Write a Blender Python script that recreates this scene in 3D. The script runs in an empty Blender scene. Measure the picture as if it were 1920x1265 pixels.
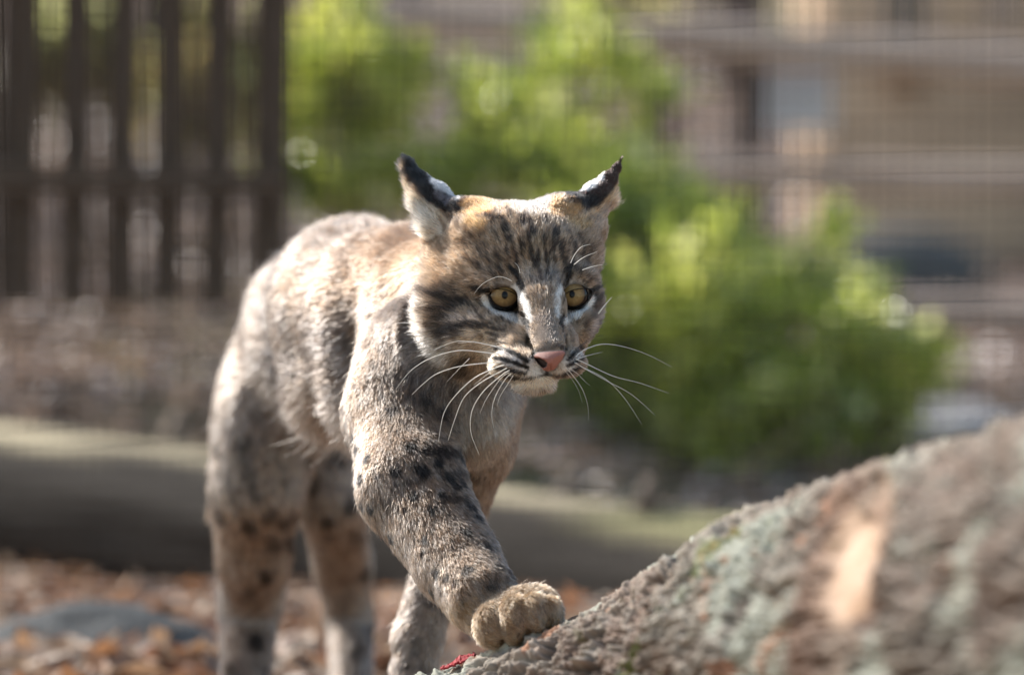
import bpy, math, random
import numpy as np
from mathutils import Vector, Matrix

random.seed(7)
RNG = np.random.default_rng(7)
scene = bpy.context.scene
COL = scene.collection

# ------------------------------------------------------------------ camera
PITCH = math.radians(1.5)
CAM_Z = 0.48
F0 = 4.5                      # focus distance
FPX = 200.0 / 36.0 * 1920.0   # focal length in photograph pixels
cam_data = bpy.data.cameras.new("camera")
cam_data.lens = 200.0
cam_data.sensor_width = 36.0
cam_data.clip_start = 0.1
cam_data.clip_end = 300.0
cam_data.dof.use_dof = True
cam_data.dof.focus_distance = F0 + 0.0
cam_data.dof.aperture_fstop = 200.0 / 62.0
cam_data.dof.aperture_blades = 0
cam = bpy.data.objects.new("camera", cam_data)
COL.objects.link(cam)
cam.location = (0, -F0, CAM_Z)
cam.rotation_euler = (math.pi / 2 - PITCH, 0, 0)
scene.camera = cam

# ------------------------------------------------------------------ world, sun, exposure
SUN_DIR = Vector((-0.58, 0.50, 0.64)).normalized()     # towards the sun
world = bpy.data.worlds.new("World")
scene.world = world
world.use_nodes = True
wn = world.node_tree
bg = wn.nodes["Background"]
sky = wn.nodes.new("ShaderNodeTexSky")
sky.sky_type = 'NISHITA'
sky.sun_disc = False
sky.sun_elevation = math.asin(SUN_DIR.z)
sky.sun_rotation = math.atan2(SUN_DIR.x, SUN_DIR.y)
tintn = wn.nodes.new("ShaderNodeMix"); tintn.data_type = 'RGBA'; tintn.blend_type = 'MULTIPLY'
tintn.inputs[0].default_value = 1.0; tintn.inputs[7].default_value = (1.10, 1.0, 0.86, 1)   # warm white balance
wn.links.new(sky.outputs[0], tintn.inputs[6]); wn.links.new(tintn.outputs[2], bg.inputs[0])
bg.inputs[1].default_value = 0.15
sun_data = bpy.data.lights.new("sun", 'SUN')
sun_data.energy = 3.7
sun_data.angle = math.radians(0.5)
sun_data.color = (1.0, 0.955, 0.90)
sun = bpy.data.objects.new("sun", sun_data)
COL.objects.link(sun)
sun.rotation_euler = SUN_DIR.to_track_quat('Z', 'Y').to_euler()
scene.view_settings.view_transform = 'Standard'
scene.view_settings.look = 'None'
scene.view_settings.gamma = 1.0
scene.view_settings.exposure = 0.80
scene.render.engine = 'CYCLES'
cy = scene.cycles
cy.use_denoising = True
cy.max_bounces = 12
cy.transparent_max_bounces = 16
cy.diffuse_bounces = 4
cy.glossy_bounces = 4
cy.transmission_bounces = 10
cy.sample_clamp_indirect = 6.0
cy.caustics_reflective = False
cy.caustics_refractive = False
try:
    scene.cycles_curves.shape = 'RIBBONS'
    scene.cycles_curves.subdivisions = 2
except Exception:
    pass

# ------------------------------------------------------------------ helpers
SP, CP = math.sin(PITCH), math.cos(PITCH)
def S(D):
    return (F0 + D) / FPX
def C(px, py, D):
    """photograph pixel + distance behind the focus plane -> lateral, depth, up (metres, along the camera axes)"""
    return np.array([(px - 960.0) * S(D), D, -(py - 632.5) * S(D)])
def W(c):
    """camera axes -> world"""
    c = np.asarray(c, dtype=np.float64)
    d = c[..., 1] + F0
    v = c[..., 2]
    return np.stack([c[..., 0], -F0 + d * CP + v * SP, CAM_Z - d * SP + v * CP], -1)
def WC(w):
    w = np.asarray(w, dtype=np.float64)
    y = w[..., 1] + F0
    z = w[..., 2] - CAM_Z
    return np.stack([w[..., 0], y * CP - z * SP - F0, y * SP + z * CP], -1)
def PX(c):
    s = (F0 + c[..., 1]) / FPX
    return 960 + c[..., 0] / s, 632.5 - c[..., 2] / s
def P(px, py, D):
    return Vector(W(C(px, py, D)))

def hash3(i, j, k, seed=0):
    n = (i.astype(np.int64) * 73856093) ^ (j.astype(np.int64) * 19349663) ^ (k.astype(np.int64) * 83492791) ^ (seed * 2654435761 & 0x7fffffff)
    n = (n ^ (n >> 13)) * 1274126177 & 0x7fffffffffff
    n = (n ^ (n >> 16)) & 0xffffff
    return n.astype(np.float32) / float(0xffffff)
def vnoise(p, seed=0):
    f = np.floor(p); r = (p - f).astype(np.float32); f = f.astype(np.int64)
    u = r * r * (3 - 2 * r)
    out = 0
    for a in (0, 1):
        wa = u[..., 0] if a else 1 - u[..., 0]
        for b in (0, 1):
            wb = u[..., 1] if b else 1 - u[..., 1]
            for c in (0, 1):
                wc = u[..., 2] if c else 1 - u[..., 2]
                out = out + wa * wb * wc * hash3(f[..., 0] + a, f[..., 1] + b, f[..., 2] + c, seed)
    return out
def fbm(p, octv=4, seed=0, gain=0.5):
    a, s, t = 1.0, 0.0, 0.0
    for o in range(octv):
        s = s + a * vnoise(p * (2.03 ** o) + o * 17.3, seed + o); t += a; a *= gain
    return s / t
def cells(p, seed=0):
    """distance to nearest and second nearest jittered cell point, plus the cell's random value"""
    f = np.floor(p).astype(np.int64)
    d1 = np.full(p.shape[:-1], 9.0, np.float32); d2 = d1.copy(); v = np.zeros_like(d1)
    for a in (-1, 0, 1):
        for b in (-1, 0, 1):
            for c in (-1, 0, 1):
                g = f + np.array([a, b, c])
                q = np.stack([g[..., m] + hash3(g[..., 0], g[..., 1], g[..., 2], seed + m + 1) for m in range(3)], -1)
                d = np.linalg.norm(q - p, axis=-1).astype(np.float32)
                h = hash3(g[..., 0], g[..., 1], g[..., 2], seed + 9)
                m1 = d < d1
                d2 = np.where(m1, d1, np.minimum(d2, d))
                v = np.where(m1, h, v)
                d1 = np.where(m1, d, d1)
    return d1, d2, v
def sstep(a, b, x):
    t = np.clip((x - a) / (b - a), 0, 1)
    return t * t * (3 - 2 * t)

def new_obj(name, data, parent=None):
    o = bpy.data.objects.new(name, data)
    COL.objects.link(o)
    if parent is not None:
        o.parent = parent
        o.matrix_parent_inverse = parent.matrix_world.inverted()
    return o
def tag(o, label=None, cat=None, group=None, kind=None):
    if label: o["label"] = label
    if cat: o["category"] = cat
    if group: o["group"] = group
    if kind: o["kind"] = kind
    return o
def empty(name, loc, label, cat, group=None):
    o = bpy.data.objects.new(name, None)
    o.empty_display_size = 0.05
    COL.objects.link(o)
    o.location = loc
    o.matrix_world = Matrix.Translation(Vector(loc))
    return tag(o, label, cat, group)
def mesh_np(name, verts, faces, mat=None, smooth=True, colors=None):
    """faces: (n,3) or (n,4) array"""
    me = bpy.data.meshes.new(name)
    verts = np.asarray(verts, np.float32); faces = np.asarray(faces, np.int32)
    k = faces.shape[1]
    me.vertices.add(len(verts)); me.vertices.foreach_set("co", verts.ravel())
    me.loops.add(faces.size); me.loops.foreach_set("vertex_index", faces.ravel())
    me.polygons.add(len(faces))
    me.polygons.foreach_set("loop_start", np.arange(0, faces.size, k, dtype=np.int32))
    me.polygons.foreach_set("loop_total", np.full(len(faces), k, np.int32))
    me.polygons.foreach_set("use_smooth", np.full(len(faces), smooth, bool))
    me.update(calc_edges=True)
    if colors is not None:
        at = me.color_attributes.new("col", 'FLOAT_COLOR', 'POINT')
        c4 = np.ones((len(verts), 4), np.float32); c4[:, :3] = colors
        at.data.foreach_set("color", c4.ravel())
    if mat: me.materials.append(mat)
    me.validate()
    return me

def close_ends(pos, col):
    """adds end faces of sawn wood to a tube given as rings"""
    nv = pos.shape[1]; wood = np.array([0.34, 0.25, 0.16])
    c0 = pos[0].mean(0); c1 = pos[-1].mean(0)
    P_ = [c0 + (pos[0] - c0) * k for k in (0.001, .5, .93, .999)] + list(pos) + [c1 + (pos[-1] - c1) * k for k in (.999, .93, .5, 0.001)]
    w = [wood * np.ones((nv, 3)) * k for k in (.8, 1, 1, .8)]
    return np.array(P_), np.array(w + list(col) + w[::-1])
class MB:
    """collects simple shapes into one mesh"""
    def __init__(s): s.v = []; s.f = []
    def box(s, c, size, rot=None, taper=1.0):
        c = Vector(c); n = len(s.v)
        for i, (x, y, z) in enumerate([(a, b, d) for d in (-.5, .5) for b in (-.5, .5) for a in (-.5, .5)]):
            t = taper if z > 0 else 1.0
            p = Vector((x * size[0] * t, y * size[1] * t, z * size[2]))
            if rot is not None: p = rot @ p
            s.v.append(tuple(c + p))
        for q in ((0, 2, 3, 1), (4, 5, 7, 6), (0, 1, 5, 4), (2, 6, 7, 3), (0, 4, 6, 2), (1, 3, 7, 5)):
            s.f.append(tuple(n + k for k in q))
    def beam(s, a, b, w, h, n=1, wob=0.0):
        """box-section bar from a to b with n segments"""
        a = Vector(a); b = Vector(b); ax = (b - a).normalized()
        side = ax.cross(Vector((0, 0, 1)))
        if side.length < 1e-3: side = Vector((1, 0, 0))
        side.normalize(); up = side.cross(ax).normalized()
        base = len(s.v)
        for i in range(n + 1):
            p = a.lerp(b, i / n) + side * random.uniform(-wob, wob) + up * random.uniform(-wob, wob)
            bev = min(w, h) * 0.14
            for (x, y) in ((-w/2+bev, -h/2), (w/2-bev, -h/2), (w/2, -h/2+bev), (w/2, h/2-bev), (w/2-bev, h/2), (-w/2+bev, h/2), (-w/2, h/2-bev), (-w/2, -h/2+bev)):
                s.v.append(tuple(p + side * x + up * y))
        for i in range(n):
            for k in range(8):
                k2 = (k + 1) % 8
                s.f.append((base + i*8 + k, base + i*8 + k2, base + (i+1)*8 + k2, base + (i+1)*8 + k))
        s.f.append(tuple(base + k for k in reversed(range(8))))
        s.f.append(tuple(base + n*8 + k for k in range(8)))
    def tube(s, pts, rad, seg=8):
        base = len(s.v); n = len(pts); pts = [Vector(p) for p in pts]
        up0 = Vector((0.3, 0.2, 1)).normalized()
        for i, p in enumerate(pts):
            t = (pts[min(i+1, n-1)] - pts[max(i-1, 0)]).normalized()
            a = t.cross(up0)
            if a.length < 1e-3: a = t.cross(Vector((1, 0, 0)))
            a.normalize(); b = t.cross(a)
            r = rad[i] if hasattr(rad, '__len__') else rad
            for k in range(seg):
                an = 2 * math.pi * k / seg
                s.v.append(tuple(p + (a * math.cos(an) + b * math.sin(an)) * r))
        for i in range(n - 1):
            for k in range(seg):
                k2 = (k + 1) % seg
                s.f.append((base + i*seg + k, base + i*seg + k2, base + (i+1)*seg + k2, base + (i+1)*seg + k))
        s.f.append(tuple(base + k for k in reversed(range(seg))))
        s.f.append(tuple(base + (n-1)*seg + k for k in range(seg)))
    def build(s, name, mat, parent=None, smooth=False):
        me = bpy.data.meshes.new(name)
        me.from_pydata(s.v, [], s.f)
        if smooth: me.polygons.foreach_set("use_smooth", [True] * len(me.polygons))
        me.materials.append(mat); me.update()
        return new_obj(name, me, parent)

# ------------------------------------------------------------------ materials
def mat_base(name):
    m = bpy.data.materials.new(name); m.use_nodes = True
    nt = m.node_tree
    return m, nt, nt.nodes["Principled BSDF"]
def noise_mat(name, stops, scale=8.0, rough=0.85, bump=0.3, stretch=(1, 1, 1), detail=6.0, bump_scale=None, spec=0.3, bdist=0.01, space='Object'):
    m, nt, b = mat_base(name)
    tc = nt.nodes.new("ShaderNodeTexCoord"); mp = nt.nodes.new("ShaderNodeMapping")
    mp.inputs['Scale'].default_value = stretch
    nt.links.new(tc.outputs[space], mp.inputs[0])
    no = nt.nodes.new("ShaderNodeTexNoise"); no.inputs['Scale'].default_value = scale; no.inputs['Detail'].default_value = detail
    no.inputs['Roughness'].default_value = 0.65
    nt.links.new(mp.outputs[0], no.inputs['Vector'])
    cr = nt.nodes.new("ShaderNodeValToRGB")
    el = cr.color_ramp.elements
    el[0].position = stops[0][0]; el[0].color = (*stops[0][1], 1)
    el[1].position = stops[-1][0]; el[1].color = (*stops[-1][1], 1)
    for p, c in stops[1:-1]:
        e = el.new(p); e.color = (*c, 1)
    nt.links.new(no.outputs['Fac'], cr.inputs[0]); nt.links.new(cr.outputs[0], b.inputs['Base Color'])
    b.inputs['Roughness'].default_value = rough
    b.inputs['Specular IOR Level'].default_value = spec
    if bump:
        n2 = nt.nodes.new("ShaderNodeTexNoise"); n2.inputs['Scale'].default_value = bump_scale or scale * 4; n2.inputs['Detail'].default_value = 6
        nt.links.new(mp.outputs[0], n2.inputs['Vector'])
        bp = nt.nodes.new("ShaderNodeBump"); bp.inputs['Strength'].default_value = bump; bp.inputs['Distance'].default_value = bdist
        nt.links.new(n2.outputs['Fac'], bp.inputs['Height']); nt.links.new(bp.outputs[0], b.inputs['Normal'])
    return m
def attr_mat(name, rough=0.9, spec=0.2, bump=0.0, bscale=400, translucent=0.0, bdist=0.001, coat=0.0, tint=(1, 1, 1)):
    m, nt, b = mat_base(name)
    at = nt.nodes.new("ShaderNodeAttribute"); at.attribute_name = "col"
    nt.links.new(at.outputs['Color'], b.inputs['Base Color'])
    b.inputs['Roughness'].default_value = rough; b.inputs['Specular IOR Level'].default_value = spec
    b.inputs['Coat Weight'].default_value = coat
    if bump:
        no = nt.nodes.new("ShaderNodeTexNoise"); no.inputs['Scale'].default_value = bscale; no.inputs['Detail'].default_value = 5
        tc = nt.nodes.new("ShaderNodeTexCoord"); nt.links.new(tc.outputs['Object'], no.inputs['Vector'])
        bp = nt.nodes.new("ShaderNodeBump"); bp.inputs['Strength'].default_value = bump; bp.inputs['Distance'].default_value = bdist
        nt.links.new(no.outputs['Fac'], bp.inputs['Height']); nt.links.new(bp.outputs[0], b.inputs['Normal'])
    if translucent:
        tr = nt.nodes.new("ShaderNodeBsdfTranslucent"); mx = nt.nodes.new("ShaderNodeMixShader")
        tm = nt.nodes.new("ShaderNodeMix"); tm.data_type = 'RGBA'; tm.blend_type = 'MULTIPLY'; tm.inputs[0].default_value = 1.0; tm.inputs[7].default_value = (*tint, 1)
        nt.links.new(at.outputs['Color'], tm.inputs[6]); nt.links.new(tm.outputs[2], tr.inputs[0])
        mx.inputs[0].default_value = translucent
        nt.links.new(b.outputs[0], mx.inputs[1]); nt.links.new(tr.outputs[0], mx.inputs[2])
        nt.links.new(mx.outputs[0], nt.nodes["Material Output"].inputs[0])
    return m

M_wood_dark = noise_mat("dark_weathered_wood", [(0.3, (0.058, 0.040, 0.027)), (0.7, (0.11, 0.076, 0.051))], 14, stretch=(6, 6, 1), bump=0.4)
M_wood_rail = noise_mat("weathered_rail_wood", [(0.3, (0.42, 0.31, 0.25)), (0.7, (0.66, 0.52, 0.43))], 5, stretch=(1, 6, 6), bump=0.5)
M_post = noise_mat("brown_post_wood", [(0.3, (0.06, 0.045, 0.04)), (0.7, (0.12, 0.09, 0.08))], 10, stretch=(5, 5, 1))
M_wall = noise_mat("tan_board_wall", [(0.3, (0.34, 0.24, 0.16)), (0.5, (0.52, 0.37, 0.25)), (0.7, (0.70, 0.52, 0.36))], 2.2, stretch=(1, 1, 4))
M_window = noise_mat("dark_window_glass", [(0.3, (0.05, 0.05, 0.055)), (0.7, (0.09, 0.085, 0.09))], 2, rough=0.12, bump=0, spec=0.5)
M_panel = noise_mat("pale_blue_panel", [(0.3, (0.55, 0.60, 0.66)), (0.7, (0.66, 0.70, 0.75))], 3, rough=0.5, bump=0.05)
M_wire = noise_mat("dull_wire", [(0.3, (0.06, 0.055, 0.05)), (0.7, (0.11, 0.10, 0.095))], 60, rough=0.8, bump=0, spec=0.1)
M_rock = noise_mat("dark_grey_rock", [(0.3, (0.055, 0.06, 0.062)), (0.55, (0.09, 0.095, 0.095)), (0.8, (0.14, 0.14, 0.135))], 9, rough=0.8, bump=0.6, bdist=0.01)
M_bark = noise_mat("twig_bark", [(0.3, (0.10, 0.075, 0.055)), (0.7, (0.24, 0.19, 0.15))], 30, stretch=(4, 4, 1))

# ------------------------------------------------------------------ terrain
# heights of the ground along the depth, then a bank, a rising yard and a wooded hillside
_D = np.array([-8, 2.5, 2.75, 3.0, 3.7, 5.0, 7.0, 10, 16, 26, 45, 90])
_Z = np.array([0, 0, 0.05, 0.19, 0.355, 0.36, 0.42, 0.62, 1.3, 3.6, 10, 24])
_ZR = np.array([0, 0, 0.01, 0.05, 0.13, 0.16, 0.26, 0.46, 1.2, 3.6, 10, 24])
def ground_z(x, y):
    x = np.asarray(x, float); y = np.asarray(y, float)
    k = sstep(-0.2, 0.25, x)     # the bank is on the left only; the yard on the right lies lower
    z = np.interp(y, _D, _Z) * (1 - k) + np.interp(y, _D, _ZR) * k
    p = np.stack([x, y, np.zeros_like(x)], -1)
    amp = np.clip((y + 6) / 8, 0.15, 1)
    return z + (fbm(p * 1.3, 3, 3) - 0.5) * 0.10 * amp * np.where(y < 2.5, 0.5, 1) + (fbm(p * 7, 2, 5) - 0.5) * 0.03
def build_ground():
    xs = np.concatenate([-np.geomspace(60, 2.2, 26), np.arange(-2.1, 2.11, 0.05), np.geomspace(2.2, 60, 26)])
    ys = np.concatenate([np.linspace(-8, 0.9, 20), np.arange(1.0, 5.0, 0.04), np.geomspace(5.0, 90, 60)])
    X, Y = np.meshgrid(xs, ys); Z = ground_z(X, Y)
    V = np.stack([X, Y, Z], -1).reshape(-1, 3)
    nx, ny = len(xs), len(ys)
    i = np.arange((ny - 1) * (nx - 1)); r, c = i // (nx - 1), i % (nx - 1)
    a = r * nx + c
    F = np.stack([a, a + 1, a + nx + 1, a + nx], -1)
    # what the ground is made of: leaf litter in warm and cool patches (litter colour, not shade)
    p = V.copy()
    n1 = fbm(p * 0.9, 4, 21); n2 = fbm(p * 5.0, 4, 31); n3 = fbm(p * 22.0, 3, 41)
    tan = np.array([0.33, 0.22, 0.15]); brown = np.array([0.12, 0.08, 0.06]); mauve = np.array([0.20, 0.155, 0.145]); moss = np.array([0.16, 0.19, 0.07])
    t = sstep(0.35, 0.65, n2 * 0.6 + n3 * 0.4)[:, None]
    col = brown * (1 - t) + tan * t
    m = sstep(0.45, 0.62, n1)[:, None] * 0.75
    col = col * (1 - m) + mauve * m
    m = (sstep(0.56, 0.7, fbm(p * 0.6 + 5, 3, 51)) * 0.6)[:, None]
    col = col * (1 - m) + moss * m
    me = mesh_np("ground", V, F, attr_mat("leaf_litter_ground", bump=0.6, bscale=60, bdist=0.01), colors=col)
    tag(new_obj("ground", me), kind="structure")
build_ground()

# (colours are those of the dry leaves themselves)
def scatter_leaves(name, n, xr, yr, size, palette, label_mat, lift=0.012, seed=1, tilt=0.5, keep=None, gloss=0.45, trans=0.25):
    r = np.random.default_rng(seed)
    x = r.uniform(*xr, n); y = r.uniform(*yr, n)
    if keep is not None:
        k = keep(x, y, r); x, y = x[k], y[k]; n = len(x)
    z = ground_z(x, y) + r.uniform(0, lift, n)
    s = r.uniform(*size, n); a = r.uniform(0, 6.283, n)
    nrm = np.stack([r.normal(0, tilt, n), r.normal(0, tilt, n), np.ones(n)], -1); nrm /= np.linalg.norm(nrm, axis=1)[:, None]
    t = np.stack([np.cos(a), np.sin(a), np.zeros(n)], -1); t -= nrm * (t * nrm).sum(1)[:, None]; t /= np.linalg.norm(t, axis=1)[:, None]
    b = np.cross(nrm, t)
    # a curled leaf: 8 points, 6 quads/triangles as quads
    prof = [(-1, 0, 0.0), (-0.4, 0.42, 0.12), (-0.35, -0.42, 0.12), (0.3, 0.38, 0.16), (0.35, -0.36, 0.16), (1, 0, 0.25), (-0.35, 0, 0.0), (0.35, 0, 0.0)]
    c0 = np.stack([x, y, z], -1)
    V = np.stack([c0 + t * (u * s)[:, None] + b * (v * s)[:, None] + nrm * (w * s * r.uniform(-0.6, 1.6, n))[:, None] for u, v, w in prof], 1)
    q = np.array([(0, 6, 1, 1), (0, 2, 6, 6), (1, 6, 7, 3), (6, 2, 4, 7), (3, 7, 5, 5), (7, 4, 5, 5)])
    tri = []
    for a_, b_, c_, d_ in q:
        tri.append((a_, b_, c_))
        if d_ not in (c_,): tri.append((a_, c_, d_))
    tri = np.array(tri)
    F = (np.arange(n)[:, None, None] * 8 + tri[None]).reshape(-1, 3)
    pal = np.array(palette); col = pal[r.integers(0, len(pal), n)] * r.uniform(0.7, 1.25, (n, 1))
    me = mesh_np(name, V.reshape(-1, 3), F, attr_mat(label_mat, rough=gloss, spec=0.8, translucent=trans), smooth=False, colors=np.repeat(col, 8, 0))
    return tag(new_obj(name, me), kind="stuff")
tag(scatter_leaves("fallen_leaves", 30000, (-1.6, 1.8), (-0.9, 2.8), (0.018, 0.038),
    [(0.50, 0.25, 0.12), (0.58, 0.36, 0.21), (0.48, 0.36, 0.26), (0.34, 0.16, 0.09), (0.56, 0.43, 0.32), (0.26, 0.17, 0.12)], "orange_leaf", seed=3, gloss=.6),
    "orange and rust fallen leaves on the ground below the mossy log", "leaves")
tag(scatter_leaves("leaf_litter", 26000, (-2.0, 2.2), (2.9, 6.5), (0.014, 0.034),
    [(0.46, 0.35, 0.28), (0.62, 0.50, 0.42), (0.40, 0.31, 0.27), (0.55, 0.40, 0.29), (0.58, 0.53, 0.52), (0.30, 0.21, 0.17)], "pale_brown_leaf", seed=4, gloss=.27),
    "pale brown leaf litter on the bank behind the mossy log", "leaf litter")

tag(scatter_leaves("far_leaf_litter", 16000, (-3.5, 4.5), (6.2, 13), (0.022, 0.05),
    [(0.40, 0.31, 0.26), (0.52, 0.42, 0.34), (0.30, 0.22, 0.18), (0.50, 0.48, 0.44), (0.22, 0.15, 0.12)], "far_brown_leaf", seed=6, gloss=.3),
    "brown leaf litter on the rising ground far behind the fences", "leaf litter")
# bare twigs on the bank
def twigs():
    mb = MB(); r = random.Random(5)
    for i in range(420):
        x = r.uniform(-1.0, 1.4); y = r.uniform(2.95, 4.6)
        z = float(ground_z(x, y)) + 0.005
        L = r.uniform(0.08, 0.3); az = r.uniform(0, 6.28); el = r.uniform(0.1, 1.1)
        d = Vector((math.cos(az) * math.cos(el), math.sin(az) * math.cos(el), math.sin(el)))
        pts = [Vector((x, y, z)) + d * L * t + Vector((r.uniform(-.01, .01), r.uniform(-.01, .01), r.uniform(-.01, .01))) * (t > 0) for t in (0, .35, .7, 1)]
        mb.tube(pts, [0.003, 0.0025, 0.002, 0.0012], 4)
    o = mb.build("twigs", M_bark)
    tag(o, "tangle of bare brown twigs standing on the bank behind the log", "twigs", kind="stuff")
twigs()

# ------------------------------------------------------------------ picket fence (left)
def picket_fence():
    D = 3.15
    root = empty("picket_fence", P(260, 510, D), "dark brown wooden picket fence standing at the top left on the bank", "fence")
    centers = [-130, -45, 36, 141, 229, 318, 408, 508]
    widths = [74, 74, 98, 73, 72, 72, 72, 86]
    ztop = 0.98
    for i, (cx, w) in enumerate(zip(centers, widths)):
        mb = MB()
        top = P(cx + 4, 0, D); bot = P(cx - 6, 490, D)
        dirv = (top - bot); t = (ztop + 0.02 * random.uniform(-1, 1) - bot.z) / dirv.z
        a = bot - Vector((0, 0, 0.06)); b = bot + dirv * t
        mb.beam(a, b, w * S(D), 0.02, 6, 0.0008)
        o = mb.build("picket", M_wood_dark, root)
    for (ya, yb, h) in ((332, 344, 52), (-150, -140, 46)):
        mb = MB(); mb.beam(P(-200, ya, D - 0.045), P(535, yb, D - 0.045), 0.03, h * S(D), 8, 0.001)
        mb.build("rail", M_wood_dark, root)
picket_fence()

# ------------------------------------------------------------------ post and rail fence (right)
def rail_fence():
    D = 4.7
    root = empty("rail_fence", P(1405, 640, D), "weathered post and rail fence crossing the yard on the right behind the bush", "fence")
    for (x, w) in ((1405, 60), (700, 60), (2110, 62)):
        b = P(x, 600, D); z0 = float(ground_z(b.x, b.y)) - 0.05
        mb = MB(); mb.beam((b.x, b.y, z0), (b.x, b.y, 0.95), w * S(D), w * S(D), 5, 0.001); mb.build("post", M_post, root)
    for (xa, ya, xb, yb, h) in ((600, 18, 2200, 148, 58), (600, 300, 2200, 345, 42), (600, 535, 2200, 606, 54)):
        a, b_ = P(xa, ya, D - 0.08), P(xb, yb, D - 0.08)
        mb = MB(); mb.tube([a.lerp(b_, t / 14) + Vector((0, 0, random.uniform(-.004, .004))) for t in range(15)], [h * .66 * S(D) * random.uniform(.92, 1.08) for _ in range(15)], 12); mb.build("rail", M_wood_rail, root, True)
rail_fence()

# ------------------------------------------------------------------ wire mesh fence
def mesh_fence():
    D = 1.02
    y = -F0 + (F0 + D)
    root = empty("wire_mesh_fence", (0.1, y, 0.0), "fine welded wire mesh fence standing close behind the bobcat", "fence")
    mb = MB()
    x0, x1, z0, z1, p = -0.75, 0.95, -0.01, 1.0, 0.0127
    r = 0.00075
    def wire(a, b):
        a = Vector(a); b = Vector(b); n = len(mb.v)
        t = (b - a).normalized(); u = t.cross(Vector((0, 1, 0))).normalized(); w = Vector((0, 1, 0))
        for q in (a, b):
            for k in range(3):
                an = 2 * math.pi * k / 3
                mb.v.append(tuple(q + (u * math.cos(an) + w * math.sin(an)) * r))
        for k in range(3):
            mb.f.append((n + k, n + (k + 1) % 3, n + 3 + (k + 1) % 3, n + 3 + k))
    k = 0; x = x0
    while x < x1:
        wire((x, y, z0), (x + random.uniform(-.002, .002), y, z1)); x += p
    z = z0
    while z < z1:
        wire((x0, y - 0.0016, z), (x1, y - 0.0016, z + random.uniform(-.002, .002))); z += p
    o = mb.build("wire_mesh", M_wire, root); o["kind"] = "stuff"
    for px in (-0.74, 0.94):
        mb = MB(); mb.beam((px, y + 0.03, 0.05), (px, y + 0.03, 1.02), 0.045, 0.045, 4, 0.001); mb.build("post", M_post, root)
mesh_fence()

# ------------------------------------------------------------------ shed far right
def shed():
    D = 8.0
    y = P(1700, 100, D).y
    b = P(1700, 250, D)
    z0 = float(ground_z(b.x, y)) - 0.1
    root = empty("garden_shed", (b.x, y, z0), "tan boarded shed with dark windows at the far upper right", "shed")
    s = S(D)
    xl, xr = P(1540, 0, D).x, P(2150, 0, D).x
    zt = 1.6
    # boards, one by one
    n = 9; zb = z0; hgt = (zt - z0) / n
    win = [(1650, 1740, -60, 92), (1850, 1905, -60, 60)]
    for i in range(n):
        za = z0 + i * hgt
        cuts = []
        for (a, c, t, bt) in win:
            if za + hgt > P(0, bt, D).z and za < P(0, t - 200, D).z: cuts.append((P(a, 0, D).x, P(c, 0, D).x))
        x = xl
        for (a, c) in cuts + [(xr, None)]:
            if a - x > 0.01:
                mb = MB(); mb.box(((x + a) / 2, y - 0.01 * (i % 2) * 0.3, za + hgt / 2), (a - x, 0.03, hgt - 0.006)); mb.build("board", M_wall, root)
            x = c if c else x
    for (a, c, t, bt) in win:
        xa, xc = P(a, 0, D).x, P(c, 0, D).x; zb_, zt_ = P(0, bt, D).z, zt
        mb = MB(); mb.box(((xa + xc) / 2, y + 0.03, (zb_ + zt_) / 2), (xc - xa, 0.01, zt_ - zb_)); w = mb.build("window", M_window, root)
        mb = MB()
        for q in (xa + 0.012, xc - 0.012): mb.box((q, y - 0.012, (zb_ + zt_) / 2), (0.024, 0.04, zt_ - zb_))
        mb.box(((xa + xc) / 2, y - 0.014, zb_ + 0.012), (xc - xa - 0.05, 0.036, 0.024))
        mb.build("frame", M_wood_rail, w)
    mb = MB(); mb.box(((xl + xr) / 2, y + 0.6, (z0 + zt) / 2), (xr - xl, 1.0, zt - z0 - 0.02)); mb.build("wall", M_wall, root)
    mb = MB(); mb.box(((xl + xr) / 2, y + 0.5, zt + 0.04), (xr - xl + 0.3, 1.6, 0.07)); mb.build("roof", M_wood_dark, root)
shed()
def hung_board():
    D = 4.78
    root = empty("notice_board", P(1496, 190, D), "plain pale blue grey board hung from the top rail of the fence on the right", "board")
    a, c = P(1430, 132, D), P(1562, 246, D)
    mb = MB(); mb.box(((a.x + c.x) / 2, a.y, (a.z + c.z) / 2), (c.x - a.x, 0.014, a.z - c.z)); mb.build("panel", M_panel, root)
    for px in (1448, 1544):
        p, q = P(px, 80, D), P(px, 140, D); mb = MB(); mb.beam(q, p, 0.008, 0.008, 1); mb.build("strap", M_post, root)
hung_board()

# ------------------------------------------------------------------ rocks
def rock(name, c, r, label, seed, group=None, mat=None, sub=5):
    import bmesh
    bm = bmesh.new(); bmesh.ops.create_icosphere(bm, subdivisions=sub, radius=1.0)
    V = np.array([v.co[:] for v in bm.verts]); n = fbm(V * 1.4 + seed, 4, seed); n2 = fbm(V * 6 + seed, 4, seed + 9)
    V = V * (0.75 + 0.5 * n + 0.08 * n2)[:, None] * np.array(r)
    for v, q in zip(bm.verts, V): v.co = q
    me = bpy.data.meshes.new(name); bm.to_mesh(me); bm.free()
    me.polygons.foreach_set("use_smooth", [True] * len(me.polygons)); me.materials.append(mat or M_rock)
    o = new_obj(name, me); o.location = c
    tag(o, label, "rock", group)
    return o
q = P(175, 1262, 1.25); rock("rock", q, (0.15, 0.12, 0.066), "rounded dark grey rock at the bottom left in the leaves", 2)
q = P(1690, 515, 7.0); rock("rock", q, (0.17, 0.12, 0.09), "dark bluish boulder behind the lowest rail on the right", 5)
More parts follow.
